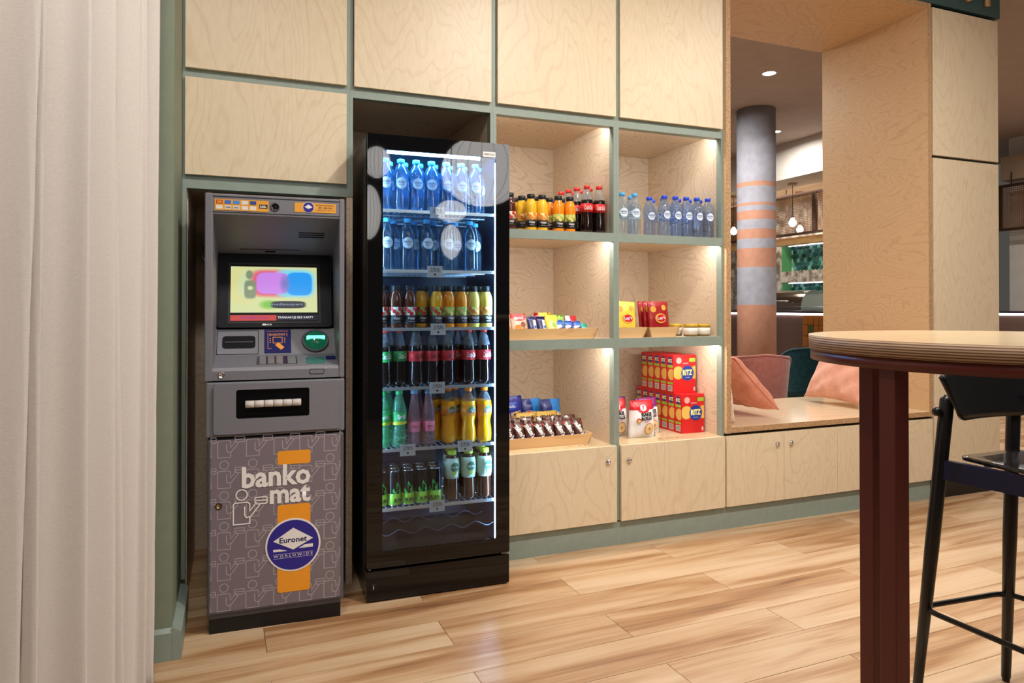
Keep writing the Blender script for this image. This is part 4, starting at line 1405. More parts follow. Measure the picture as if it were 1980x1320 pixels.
def pouch(name, w, h, t, mats, regions, label, cat, loc, rz=0.0, lean=0.0, group=None, seal=0.07, prints=(), taper=0.0, seed=0, roll=0.0):
    """sealed foil bag standing on z=0; regions(u,v) -> material index; prints = (text, mat, x, z, w, h, bold, shear) or ('disc', mat, x, z, r) or ('poly', mat, pts)"""
    rnd = random.Random(seed)
    ph = [rnd.uniform(0, 6.28) for _ in range(6)]

    def prof(u, v):
        a = max(0.0, 1 - abs(2 * u - 1) ** 2.6)
        if v < seal * 0.6 or v > 1 - seal:
            b_ = 0.02
        else:
            b_ = max(0.02, math.sin(math.pi * (v - seal * 0.6) / (1 - 1.6 * seal)) ** 0.45)
        return a ** 0.7 * b_

    def front(x, z):
        v = min(max(z / h, 0), 1)
        u = min(max(x / (w * (1 - taper * v)) + 0.5, 0), 1)
        wr = 0.03 * t * math.sin(9 * u + ph[0] + 6 * v) + 0.03 * t * math.sin(17 * v + ph[1] - 5 * u)
        return -(t / 2 * prof(u, v) + wr * min(1, prof(u, v) * 3))
    nu, nv = 12, 16
    M = MB()
    vs, fs, ms = [], [], []
    for side in (0, 1):
        for j in range(nv + 1):
            v = j / nv
            for i in range(nu + 1):
                u = i / nu
                x = (u - 0.5) * w * (1 - taper * v)
                z = v * h
                if j == nv:
                    z += 0.002 * (i % 2)
                y = front(x, z)
                vs.append((x, y if side == 0 else -y * 0.8, z))
        o0 = side * (nu + 1) * (nv + 1)
        for j in range(nv):
            for i in range(nu):
                a = o0 + j * (nu + 1) + i
                q = [a, a + 1, a + nu + 2, a + nu + 1]
                fs.append(q if side == 0 else q[::-1])
                ms.append(regions((i + 0.5) / nu, (j + 0.5) / nv))
    M.add(vs, fs, ms, True)
    mesh = M.mesh(name, mats)
    bm = bmesh.new(); bm.from_mesh(mesh)
    bmesh.ops.remove_doubles(bm, verts=list(bm.verts), dist=0.0004)
    bmesh.ops.recalc_face_normals(bm, faces=list(bm.faces))
    bm.to_mesh(mesh); bm.free()
    o = link(name, mesh, None, loc, (lean, roll, rz))
    o.rotation_mode = 'XYZ'
    tag(o, label, cat, group)
    for k, p in enumerate(prints):
        off = 0.0010 + 0.0006 * k
        if p[0] == 'disc':
            _, m, x, z, r = p[:5]
            sy = p[5] if len(p) > 5 else 1.0
            q = [(x, front(x, z) - off, z)]
            n = 22
            for i in range(n):
                a = 2 * math.pi * i / n
                X, Zz = x + r * math.cos(a), z + r * sy * math.sin(a)
                q.append((X, front(X, Zz) - off, Zz))
            MB().add(q, [[0, 1 + i, 1 + (i + 1) % n] for i in range(n)], 0, True).build('print', m, o)
        elif p[0] == 'poly':
            _, m, pts = p
            MB().add([(x, front(x, z) - off, z) for x, z in pts], [list(range(len(pts)))]).build('print', m, o)
        else:
            txt, m, x, z, tw, th, bo, shr = p[:8]
            ang_ = p[8] if len(p) > 8 else 0.0
            me = text_mesh(txt, m, w=tw, h=th, bold=bo, shear=shr).copy()
            for q in me.vertices:
                X = x + q.co.x * math.cos(ang_) - q.co.z * math.sin(ang_)
                Zz = z + q.co.x * math.sin(ang_) + q.co.z * math.cos(ang_)
                q.co = (X, front(X, Zz) - off, Zz)
            link('lettering', me, o)
    return o


def foil(name, c, rough=0.32):
    return mat(name, c, rough, spec=0.6)


# --- middle shelf beside the cooler: tray of biscuits and bars
tray('long wooden snack tray holding biscuits and bars, middle shelf by cooler', 1.125, 1.606, 0.062, 0.185, Z2)
peach, redf, navyf = foil('foil_peach', S(236, 206, 186)), foil('foil_red', S(196, 30, 40)), foil('foil_navy', S(24, 28, 92))
yelf, whitef, tealf, bluef = foil('foil_yellow', S(240, 206, 70)), foil('foil_white', S(226, 228, 236)), foil('foil_teal', S(40, 160, 140)), foil('foil_blue', S(60, 110, 200))
brownm = mat('print_brown', S(140, 84, 52), 0.5)
ZT = Z2 + 0.0068


def bis(x, y, h, lab, seed, lean):
    pouch('biscuit_pack', 0.082, h, 0.028, [peach, redf], lambda u, v: 1 if v > 0.80 else 0, lab, 'biscuits', (x, y, ZT), 0.05, lean, 'packs in the long tray', 0.06,
          [('disc', redf, 0.0, h * 0.80, 0.034, 0.5), ('TAGO', whitef, 0.0, h * 0.80, 0.046, 0.012, 0.03, 0.0), ('disc', fr_or, -0.012, h * 0.36, 0.017), ('disc', brownm, 0.016, h * 0.52, 0.013), ('disc', fr_or, 0.018, h * 0.28, 0.014)], seed=seed)


bis(1.172, 0.128, 0.140, 'taller peach and red biscuit pack at the cooler end of the tray', 1, R(-14))
bis(1.252, 0.120, 0.118, 'shorter peach and red biscuit pack beside the navy packs', 2, R(-20))
for i, x in enumerate((1.318, 1.366)):
    pouch('wafer_pack', 0.046, 0.105, 0.020, [navyf, whitef], lambda u, v: 1 if u > 0.62 and v < 0.84 else 0, '%s navy and white wafer bar pack in the long tray' % ('left' if i == 0 else 'right'), 'wafer bar', (x, 0.118, ZT), 0.0, R(-22), 'packs in the long tray', 0.08,
          [('disc', bluef, 0.012, 0.05, 0.007)], seed=10 + i)
pouch('cookie_pack', 0.072, 0.112, 0.024, [yelf], lambda u, v: 0, 'yellow cookie pack in front in the long tray', 'cookies', (1.424, 0.112, ZT), 0.1, R(-24), 'packs in the long tray', 0.08, [('disc', mat('pale_yellow', S(244, 232, 160), 0.5), 0, 0.055, 0.024), ('disc', fr_gr, 0.004, 0.06, 0.012)], seed=14)
pouch('cookie_pack', 0.090, 0.118, 0.024, [yelf, redf], lambda u, v: 1 if u < 0.25 else 0, 'yellow and red cookie pack standing behind in the long tray', 'cookies', (1.392, 0.164, ZT), 0.0, R(-12), 'packs in the long tray', 0.08, seed=15)
pouch('cookie_pack', 0.070, 0.108, 0.020, [fr_gr, redf], lambda u, v: 1 if v < 0.5 else 0, 'olive green snack pack behind the small white packs', 'snack', (1.468, 0.160, ZT), 0.0, R(-12), 'packs in the long tray', 0.08, seed=16)
for i, x in enumerate((1.462, 1.510, 1.556)):
    pouch('candy_bar_pack', 0.046, 0.088 - 0.003 * i, 0.020, [whitef, bluef], lambda u, v: 1 if v > 0.70 or u > 0.7 else 0, '%s of three small white and blue candy packs' % ORD[i], 'candy', (x, 0.108, ZT), 0.1, R(-26), 'packs in the long tray', 0.08,
          [('disc', brownm, -0.006, 0.036, 0.009), ('B', navy_p, 0.006, 0.040, 0.012, 0.016, 0.03, 0.0)], seed=20 + i)
pouch('candy_bar_pack', 0.060, 0.102, 0.020, [redf, whitef], lambda u, v: 1 if u < 0.4 else 0, 'dark red candy pack behind the small white packs', 'candy', (1.540, 0.160, ZT), 0.0, R(-12), 'packs in the long tray', 0.08, seed=24)
for i, x in enumerate((1.592, 1.618)):
    pouch('gum_pack', 0.034, 0.070 - 0.008 * i, 0.016, [tealf, whitef], lambda u, v: 1 if 0.4 < v < 0.6 else 0, '%s teal mint pack at the right end of the tray' % ('larger' if i == 0 else 'smaller'), 'candy', (1.588 + 0.020 * i, 0.108 + 0.03 * i, ZT), 0.1, R(-24), 'packs in the long tray', 0.08, seed=26 + i)
# --- middle shelf right: two trays of crisps and jars
tray('left short tray of crisps on the right middle shelf', 1.742, 1.884, 0.062, 0.190, Z2)
tray('right short tray of crisps beside the jars', 1.926, 2.072, 0.062, 0.190, Z2)
crisp_r, crisp_y = foil('crisps_red', S(156, 28, 32)), foil('crisps_yellow', S(232, 208, 76))
chipm = mat('crisp_print', S(222, 160, 60), 0.5)


def crisps(x, y, m, lab, seed, rz, lean, roll=0.0):
    pouch('crisps_bag', 0.126, 0.172, 0.027, [m], lambda u, v: 0, lab, 'crisps', (x, y, ZT), rz, lean, 'bags of crisps', 0.05,
          [('disc', chipm, -0.035, 0.132, 0.016), ('disc', chipm, 0.030, 0.140, 0.014), ('disc', mat('crisps_gold', S(226, 180, 70), 0.45), 0.004, 0.086, 0.034, 0.72), ('disc', mat('crisps_logo_red', S(196, 26, 40), 0.4), 0.006, 0.086, 0.028, 0.66), ("Lay's", whitef, 0.006, 0.086, 0.048, 0.020, 0.03, 0.0, 0.12), ('disc', chipm, -0.020, 0.030, 0.020, 0.6), ('disc', chipm, 0.026, 0.026, 0.018, 0.6)], seed=seed, roll=roll)


crisps(1.996, 0.089, crisp_r, 'front red crisps bag facing out in the right short tray', 31, 0.06, R(-7))
crisps(1.990, 0.125, crisp_r, 'middle red crisps bag in the right short tray', 32, 0.06, R(-7))
crisps(1.984, 0.160, crisp_r, 'rear red crisps bag in the right short tray', 33, 0.06, R(-7))
crisps(1.820, 0.140, crisp_r, 'red crisps bag behind the yellow one in the left tray', 34, 0.1, R(-7), R(2))
crisps(1.806, 0.095, crisp_y, 'yellow crisps bag leaning in the left short tray', 35, 0.1, R(-9), R(3))
jar_b = mat('jar_honey', S(96, 74, 20), 0.12, spec=0.7)
lid_m = mat('jar_lid_gold', S(206, 170, 60), 0.4, metal=0.3)
for i, (x, y) in enumerate(((2.190, 0.100), (2.268, 0.100), (2.152, 0.182))):
    if i == 0:
        j = MB().lathe([(0.033, 0), (0.0355, 0.003), (0.0355, 0.046), (0.033, 0.050)], seg=28).build('spread_jar', jar_b)
        MB().lathe([(0.036, 0.048), (0.0365, 0.049), (0.0365, 0.060), (0.035, 0.062), (0, 0.062)], seg=28).build('lid', lid_m, j)
        MB().lathe([(0.0358, 0.009), (0.0358, 0.044)], seg=28).build('label', mat('jar_label', S(226, 220, 210), 0.6), j)
        link('lettering', text_mesh('e', ink_black, w=0.010, h=0.009, bend=0.0364), j, (0, 0, 0.026), (0, 0, R(50)))
        link('lettering', text_mesh('pasta - dip', mat('jar_ink', S(150, 140, 130), 0.6), w=0.03, h=0.006, bend=0.0364), j, (0, 0, 0.028), (0, 0, R(14)))
        j0 = j
    else:
        j = copy_tree(j0)
    j.location = (x, y, Z2)
    j.rotation_euler = (0, 0, 0.1)
    tag(j, ['left front jar with gold lid and white label', 'right front jar with gold lid and white label', 'rear gold-lidded jar half hidden behind the crisps tray'][i], 'jar', 'gold-lidded jars')
# --- low shelf beside the cooler: chocolates, pretzels, nuts
tray('wooden tray full of brown chocolate packs on the low shelf', 1.125, 1.600, 0.105, 0.240, Z3)
cho = foil('foil_brown', S(74, 38, 30))
for i in range(9):
    x = 1.155 + i * 0.0525
    pouch('chocolate_pack', 0.0525, 0.116 + 0.005 * ((i * 3) % 4), 0.030, [cho], lambda u, v: 0, 'brown chocolate candy pack, %s from the cooler in the low tray' % ORD[i], 'candy', (x, 0.132 + 0.006 * (i % 2), Z3 + 0.0065), 0.06 * ((i * 7) % 3 - 1), R(-24), 'chocolate packs in the low tray', 0.07,
          [("m&m's", foil('choc_white', S(232, 226, 220)), 0.0, 0.066, 0.075, 0.026, 0.05, 0.0, -1.15), ('disc', fr_re, 0.020, 0.096, 0.006), ('disc', bluef, 0.016, 0.034, 0.005)], seed=40 + i)
for i in range(6):
    x = 1.185 + i * 0.075
    pouch('chocolate_pack', 0.066, 0.120, 0.026, [cho], lambda u, v: 0, 'brown chocolate pack, %s from the cooler in the tray\'s rear row' % ORD[i], 'candy', (x, 0.208, Z3 + 0.0065), 0.02, R(-14), 'chocolate packs in the low tray', 0.07,
          [("m&m's", MATS['choc_white'], 0.0, 0.086, 0.070, 0.024, 0.05, 0.0, -1.1)], seed=60 + i)
pouch('pretzel_bag', 0.150, 0.210, 0.050, [foil('pretzel_blue', S(28, 40, 140)), foil('pretzel_brown', S(176, 110, 40))], lambda u, v: 1 if v < 0.42 else 0, 'tall blue pretzel stick bag behind the chocolate tray', 'snack bag', (1.294, 0.360, Z3), 0.12, R(-6), 'bags behind the low tray', 0.06,
      [('disc', foil('pretzel_oval', S(50, 80, 190)), 0.0, 0.160, 0.042, 0.42), ('Lubella', whitef, 0.0, 0.160, 0.052, 0.014, 0.02, 0.0), ('PALUSZKI', foil('pretzel_cream', S(226, 196, 120)), 0.0, 0.112, 0.118, 0.034, 0.04, 0.15, 0.16)]
      + [('poly', foil('pretzel_stick', S(214, 150, 70)), [(-0.055 + q * 0.013, 0.014), (-0.049 + q * 0.013, 0.014), (-0.047 + q * 0.013, 0.084), (-0.053 + q * 0.013, 0.084)]) for q in range(9)], seed=71)
nutm = foil('nuts_blue', S(36, 130, 214))
for i, (x, y) in enumerate(((1.432, 0.395), (1.520, 0.345))):
    pouch('nuts_bag', 0.122, 0.188, 0.045, [nutm, foil('nuts_navy', S(24, 40, 120))], lambda u, v: 1 if u < 0.5 and v > 0.40 else 0, '%s bright blue peanut bag behind the chocolate tray' % ('left' if i == 0 else 'right'), 'snack bag', (x, y, Z3), 0.12, R(-8), 'bags behind the low tray', 0.06,
          [('disc', whitef, -0.020, 0.112, 0.028, 0.60), ('disc', redf, -0.020, 0.112, 0.025, 0.56), ('felix', whitef, -0.020, 0.112, 0.036, 0.016, 0.03, 0.1), ('disc', foil('nut_print', S(216, 190, 140)), 0.032, 0.112, 0.010), ('disc', MATS['nut_print'], 0.044, 0.106, 0.009), ('Orzeszki ziemne', whitef, 0.010, 0.076, 0.086, 0.012, 0.02, 0.1)], seed=74 + i, taper=0.06)
gold = foil('foil_gold', S(196, 160, 74))
for i, (x, y) in enumerate(((1.350, 0.270), (1.460, 0.270))):
    pouch('gold_pack', 0.120, 0.140, 0.024, [gold, cho], lambda u, v: 1 if v < 0.5 else 0, '%s gold and brown bar pack peeking over the chocolate packs' % ('left' if i == 0 else 'right'), 'candy', (x, y, Z3), 0.1, R(-6), 'gold packs behind the low tray', 0.06,
          [('GRAND', ink_black, 0.0, 0.114, 0.085, 0.018, 0.03, 0.2)], seed=80 + i)
# --- low shelf right: bake rolls and cracker boxes
brw = foil('bag_white', S(228, 228, 232), 0.4)


def rolls(x, y, topm, lab, seed, rz):
    pouch('rusk_bag', 0.164, 0.186, 0.066, [brw, topm], lambda u, v: 1 if v > 0.76 else 0, lab, 'snack bag', (x, y, Z3), rz, R(-3), 'rusk bags', 0.06,
          [('disc', topm, 0.0, 0.142, 0.034, 0.55), ('disc', whitef, 0.0, 0.150, 0.020, 0.8), ('7', redf, 0.0, 0.150, 0.014, 0.020, 0.03, 0.0), ('BAKE', ink_black, 0.012, 0.118, 0.062, 0.018, 0.05, 0.0, 0.03), ('ROLLS', ink_black, 0.012, 0.097, 0.068, 0.018, 0.05, 0.0, 0.03), ('PIZZA', redf, 0.012, 0.080, 0.03, 0.006, 0.02, 0.0),
           ('disc', foil('rusk_edge', S(186, 134, 76)), 0.026, 0.044, 0.030), ('disc', foil('rusk_crumb', S(226, 196, 146)), 0.026, 0.044, 0.025), ('disc', MATS['rusk_edge'], 0.026, 0.044, 0.008), ('disc', fr_re, -0.036, 0.088, 0.012), ('disc', fr_ye, -0.036, 0.086, 0.008)], taper=0.20, seed=seed)


purplef = foil('foil_purple', S(118, 24, 96))
rolls(1.925, 0.145, redf, 'front white rusk bag with red top', 90, 0.02)
rolls(2.005, 0.222, purplef, 'white rusk bag with purple top, behind the front bag', 91, 0.05)
rolls(1.812, 0.220, redf, 'white rusk bag with red top, left of the front bag', 92, 0.02)
rolls(1.865, 0.305, purplef, 'white rusk bag with purple top, rearmost by the divider', 93, 0.02)

rz_red = mat('box_red', S(204, 30, 34), 0.4)
rz_blue = mat('box_blue', S(20, 60, 150), 0.4)
rz_yel = mat('box_cracker', S(226, 180, 92), 0.5)
rz_dark = mat('box_cracker_edge', S(190, 134, 50), 0.5)
rz_green = mat('box_green', S(150, 190, 60), 0.5)


def cracker_box():
    w, d_, h = 0.142, 0.060, 0.202
    o = MB().box(0, w, 0, d_, 0, h, 0, 0.0012).build('cracker_box', rz_red)
    y = -0.0004

    def disc(nm, x, z, r, m, yy, x0=None, x1=None):
        pts = [(min(max(a, x0 if x0 is not None else a), x1 if x1 is not None else a), b_) for a, b_ in circle(x, z, r, 26)]
        MB().add([(a, yy, b_) for a, b_ in pts], [list(range(len(pts)))]).build(nm, m, o)
    # face
    for x in (0.030, 0.136):
        disc('cracker_print', x, 0.108, 0.036, rz_dark, y, 0.001, w - 0.001)
        disc('cracker_print', x, 0.108, 0.033, rz_yel, y - 0.0003, 0.001, w - 0.001)
    disc('logo_disc', 0.088, 0.105, 0.040, rz_blue, y - 0.0007)
    text('lettering', 'RITZ', mat('box_ritz_ink', S(250, 236, 150), 0.45), 0.088, y - 0.0011, 0.108, o, w=0.062, h=0.030, bold=0.05)
    text('lettering', 'CRACKERS', white_p, 0.088, y - 0.0011, 0.082, o, w=0.030, h=0.004)
    text('lettering', 'ORIGINAL', white_p, 0.076, y - 0.0004, 0.157, o, w=0.038, h=0.006, bold=0.02)
    MB().add([(a, y, b_) for a, b_ in circle(0.034, 0.172, 0.017, 20)], [list(range(20))]).build('seal_print', mat('box_pale', S(232, 170, 160), 0.5), o)
    MB().prism(rrect(0.100, 0.139, 0.164, 0.184, 0.004), y - 0.0003, y + 0.0001).build('green_tag', rz_green, o)
    MB().prism(rrect(0.126, 0.137, 0.010, 0.030, 0.002), y - 0.0003, y + 0.0001).build('count_tag', mat('box_pink', S(240, 190, 190), 0.5), o)
    # spine at the left end (faces -x)
    x = -0.0004

    def sp(nm, m, pts, xx):
        MB().add([(xx, a, b_) for a, b_ in pts], [list(range(len(pts)))]).build(nm, m, o)
    sp('spine_logo', rz_blue, circle(0.030, 0.170, 0.021, 22), x)
    t = link('lettering', text_mesh('RITZ', MATS['box_ritz_ink'], w=0.036, h=0.018, bold=0.05), o, (x - 0.0004, 0.030, 0.171), (0, 0, R(-90)))
    sp('green_tag', rz_green, rrect(0.006, 0.054, 0.134, 0.148, 0.003), x)
    sp('cracker_print', rz_dark, [(max(0.002, a), b_) for a, b_ in circle(0.020, 0.098, 0.032, 24)], x)
    sp('cracker_print', rz_yel, [(max(0.002, a), b_) for a, b_ in circle(0.020, 0.098, 0.029, 24)], x - 0.0003)
    sp('green_tag', rz_green, rrect(0.006, 0.054, 0.046, 0.058, 0.003), x)
    sp('barcode_panel', white_p, rrect(0.010, 0.050, 0.010, 0.040, 0.001), x)
    bc = MB()
    for q in range(9):
        a = 0.014 + q * 0.0038
        bc.add([(x - 0.0003, a, 0.013), (x - 0.0003, a + 0.0018, 0.013), (x - 0.0003, a + 0.0018, 0.037), (x - 0.0003, a, 0.037)], [[0, 1, 2, 3]])
    bc.build('barcode_bars', ink_black, o)
    return o


cb = cracker_box()
first = True
for lvl, ks in ((0, range(7)), (1, range(1, 6))):
    for k in ks:
        o = cb if first else copy_tree(cb)
        first = False
        o.location = (2.170 + (0.0 if lvl == 0 else -0.006), 0.150 + k * 0.0625, Z3 + lvl * 0.2024)
        o.rotation_euler = (0, 0, 0)
        tag(o, 'red cracker box, %s from the front in the %s row' % (ORD[k - (1 if lvl else 0)], 'bottom' if lvl == 0 else 'top'), 'box', 'red cracker boxes')

# ================================================================== HIGH TABLE AND STOOL
def high_table():
    cx, cy, top, r, t = 1.5028, -1.9426, 1.0762, 0.3986, 0.0304
    T = thing('high_table', 'round plywood-topped high table on a maroon steel frame', 'table', (cx, cy, 0))
    n = 96
    d_ = MB()
    d_.prism(circle(0, 0, r, n), top - t, top, axis='z')
    me = d_.mesh('tabletop', [ply_top, table_edge])
    for p in me.polygons:
        if abs(p.normal.z) < 0.5:
            p.material_index = 1
            p.use_smooth = True
    link('tabletop', me, T)
    rg = MB()
    ro, ri, z0, z1 = r - 0.004, r - 0.034, top - t - 0.0225, top - t - 0.001
    vs, fs = [], []
    for i in range(n):
        a = 2 * math.pi * i / n
        for rr, zz in ((ro, z0), (ro, z1), (ri, z1), (ri, z0)):
            vs.append((rr * math.cos(a), rr * math.sin(a), zz))
    for i in range(n):
        j = (i + 1) % n
        for k in range(4):
            fs.append([4 * i + k, 4 * j + k, 4 * j + (k + 1) % 4, 4 * i + (k + 1) % 4])
    rg.add(vs, fs, 0, True)
    rg.build('apron_ring', maroon, T)
    # square tube legs standing under the ring
    for (lx, ly) in LEGS:
        m = MB()
        s = 0.0175
        m.box(lx - s, lx + s, ly - s, ly + s, 0.0, z0 + 0.004, 0, 0.002)
        m.build('leg', maroon, T)
    return T


LEGS = [(-0.366, -0.008), (-0.260, 0.131), (0.366, 0.008), (0.05, -0.36)]
high_table()


def bar_stool():
    B = thing('bar_stool', 'black wooden bar stool with navy rails behind the high table', 'stool', (2.045, -1.63, 0))
    ox, oy = -2.045, 1.63

    def L(x, y, z):
        return (x + ox, y + oy, z)
    # feet and heads of the two back legs, then the front pair
    legs = [((1.845, -1.440, 0.012), (1.878, -1.515, 0.888)), ((2.187, -1.4715, 0.012), (2.155, -1.520, 0.888)),
            ((1.850, -1.86, 0.012), (1.895, -1.80, 0.705)), ((2.20, -1.88, 0.012), (2.145, -1.82, 0.705))]
    for a, b_ in legs:
        A, Bv = Vector(L(*a)), Vector(L(*b_))
        pts = [A.lerp(Bv, q) for q in (0, 0.5, 0.985, 1.0)]
        MB().tube(pts, [0.0125, 0.0185, 0.0185, 0.010], 18).build('leg', black_lacquer, B)
        MB().lathe([(0.010, 0), (0.010, 0.013)], c=L(a[0], a[1], 0), seg=14).build('glide', mat('glide_steel', S(70, 66, 62), 0.4, metal=0.8), B)

    def at(i, z):
        a, b_ = legs[i]
        q = (z - a[2]) / (b_[2] - a[2])
        return Vector(a).lerp(Vector(b_), q)
    # foot ring: rounded loop outside the legs
    q = [at(0, 0.27), at(1, 0.27), at(3, 0.27), at(2, 0.27)]
    c = sum(q, Vector()) / 4
    loop = []
    for i in range(4):
        p, pn, pp = q[i], q[(i + 1) % 4], q[i - 1]
        for s_ in range(7):
            t = s_ / 6
            a = p + (pp - p) * 0.16
            e = p + (pn - p) * 0.16
            loop.append(a.lerp(p, t).lerp(p.lerp(e, t), t))
    loop = [c + (v - c) * 1.06 for v in loop]
    MB().tube([L(*v) for v in loop], 0.0078, 12, True).build('foot_ring', black_lacquer, B)
    # navy rails

    def rail(i, j, z, hh, th):
        a, b_ = at(i, z), at(j, z)
        dd = (b_ - a).normalized()
        nn = Vector((-dd.y, dd.x, 0)) * th / 2
        vs = []
        for zz in (z - hh / 2, z + hh / 2):
            for p, sgn in ((a, 1), (b_, 1), (b_, -1), (a, -1)):
                vs.append(L(p.x + nn.x * sgn, p.y + nn.y * sgn, zz))
        MB().add(vs, [[0, 1, 2, 3], [7, 6, 5, 4], [0, 4, 5, 1], [1, 5, 6, 2], [2, 6, 7, 3], [3, 7, 4, 0]]).build('seat_rail', navy_lacquer, B)
    rail(0, 2, 0.678, 0.054, 0.018)
    rail(1, 3, 0.678, 0.054, 0.018)
    rail(2, 3, 0.678, 0.054, 0.018)
    for x, y in ((1.945, -1.585), (2.09, -1.585), (1.945, -1.78), (2.09, -1.78)):
        MB().lathe([(0.012, 0.695), (0.012, 0.7105)], c=L(x, y, 0), seg=14).build('spacer', black_lacquer, B)
    # seat: plywood with soft corners, slightly dished
    pts = []
    for x, y, rr in ((1.890, -1.535, 0.03), (2.140, -1.535, 0.03), (2.175, -1.88, 0.08), (1.865, -1.88, 0.08)):
        pts.append((x, y, rr))
    poly = []
    for i in range(4):
        p = Vector(pts[i][:2]); a = Vector(pts[i - 1][:2]); b_ = Vector(pts[(i + 1) % 4][:2]); rr = pts[i][2]
        s0 = p + (a - p).normalized() * rr
        s1 = p + (b_ - p).normalized() * rr
        for k in range(6):
            t = k / 5
            poly.append(s0.lerp(p, t).lerp(p.lerp(s1, t), t))
    sm = MB()
    n = len(poly)
    ctr = sum(poly, Vector((0, 0))) / n
    vs, fs = [], []
    rings = (1.0, 0.85, 0.6, 0.3)
    for zo in (0.0, -0.010):
        for k in rings:
            for p in poly:
                v = ctr + (p - ctr) * k
                vs.append(L(v.x, v.y, 0.720 - 0.008 * (1 - k * k) + zo))
    R_ = len(rings)
    for s_ in (0, 1):
        b0 = s_ * R_ * n
        for k in range(R_ - 1):
            for i in range(n):
                j = (i + 1) % n
                fs.append([b0 + k * n + i, b0 + k * n + j, b0 + (k + 1) * n + j, b0 + (k + 1) * n + i])
        fs.append([b0 + (R_ - 1) * n + i for i in range(n)])
    for i in range(n):
        j = (i + 1) % n
        fs.append([i, j, R_ * n + j, R_ * n + i])
    sm.add(vs, fs, 0, True)
    sm.build('seat', mat('seat_lacquer', S(30, 28, 30), 0.14, coat=0.5), B)
    # curved backrest panel in front of the back legs
    nx, nz = 24, 8
    vs, fs = [], []
    xa, xb, za, zb = 1.820, 2.200, 0.822, 0.962
    for side in (0, 1):
        for j in range(nz + 1):
            for i in range(nx + 1):
                u, v = i / nx, j / nz
                xm = (xa + xb) / 2
                hw = (xb - xa) / 2 * (0.86 + 0.26 * v)
                du = (u - 0.5) * 2
                rc = 0.035 / (zb - za)
                zz = za + (zb - za) * v
                edge = max(0.0, abs(du) - 0.72) / 0.28
                zz += 0.030 * edge ** 2 * (1 - v) - 0.018 * edge ** 2 * v
                x = xm + hw * du
                y = -1.570 + 0.026 * (1 - du * du) + 0.012 * v + 0.0 + (0.010 if side else 0.0)
                vs.append(L(x, y, zz))
    o0 = (nx + 1) * (nz + 1)
    for side in (0, 1):
        for j in range(nz):
            for i in range(nx):
                a = side * o0 + j * (nx + 1) + i
                fs.append([a, a + 1, a + nx + 2, a + nx + 1])
    for i in range(nx):
        fs.append([i, i + 1, o0 + i + 1, o0 + i])
        k = nz * (nx + 1)
        fs.append([k + i, k + i + 1, o0 + k + i + 1, o0 + k + i])
    for j in range(nz):
        a = j * (nx + 1)
        fs.append([a, a + nx + 1, o0 + a + nx + 1, o0 + a])
        a += nx
        fs.append([a, a + nx + 1, o0 + a + nx + 1, o0 + a])
    MB().add(vs, fs, 0, True).build('backrest', black_lacquer, B)
    # bolts
    k = MB().lathe([(0.008, 0), (0.008, 0.002), (0.005, 0.003), (0, 0.002)], seg=16)
    k.xf(Matrix.Translation(L(2.140, -1.5625, 0.876)) @ Matrix.Rotation(R(90), 4, 'X'))
    k.build('bolt', steel, B)
    k = MB().lathe([(0.006, 0), (0.006, 0.012), (0.0125, 0.018), (0.0125, 0.026), (0.008, 0.031), (0, 0.032)], seg=16)
    k.xf(Matrix.Translation(L(1.862, -1.510, 0.843)) @ Matrix.Rotation(R(-90), 4, 'Y'))
    k.build('bolt_cap', black_lacquer, B)


bar_stool()

# ================================================================== CUSHIONS ON THE WINDOW SEAT
def cushion(label, w, h, t, m, M, seed, pip=None):
    rnd = random.Random(seed)
    ph = [rnd.uniform(0, 6.28) for _ in range(8)]
    n = 30
    vs, fs = [], []
    for side in (1, -1):
        for j in range(n + 1):
            for i in range(n + 1):
                u, v = i / n * 2 - 1, j / n * 2 - 1
                k = max(0, 1 - abs(u) ** 2.6) * max(0, 1 - abs(v) ** 2.6)
                pin = 1 - 0.07 * (1 - abs(v) ** 2) * abs(u) ** 2
                pin2 = 1 - 0.07 * (1 - abs(u) ** 2) * abs(v) ** 2
                x, z = u * w / 2 * pin, v * h / 2 * pin2
                wr = 0.05 * t * (math.sin(7 * u + 5 * v + ph[0]) * math.sin(4 * v + ph[1]) + 0.6 * math.sin(13 * u - 9 * v + ph[2]) * abs(v))
                y = side * (t / 2 * k ** 0.42) + wr * min(1, k * 4)
                vs.append((x, y, z))
    o0 = (n + 1) ** 2
    for s_ in (0, 1):
        for j in range(n):
            for i in range(n):
                a = s_ * o0 + j * (n + 1) + i
                q = [a, a + 1, a + n + 2, a + n + 1]
                fs.append(q)
    mb = MB().add(vs, fs, 0, True)
    me = mb.mesh('cushion', m)
    bm = bmesh.new(); bm.from_mesh(me)
    bmesh.ops.remove_doubles(bm, verts=list(bm.verts), dist=0.0005)
    bmesh.ops.recalc_face_normals(bm, faces=list(bm.faces))
    bm.to_mesh(me); bm.free()
    o = link('cushion', me)
    o.matrix_world = M
    tag(o, label, 'cushion', 'cushions on the window seat')
    loop = []
    for k in range(4):
        for i in range(n):
            q = i / n * 2 - 1
            u, v = [(q, -1), (1, q), (-q, 1), (-1, -q)][k]
            pin = 1 - 0.07 * (1 - abs(v) ** 2) * abs(u) ** 2
            pin2 = 1 - 0.07 * (1 - abs(u) ** 2) * abs(v) ** 2
            loop.append((u * w / 2 * pin, 0, v * h / 2 * pin2))
    MB().tube(loop, 0.003, 6, True).build('piping', pip or m, o)
    return o


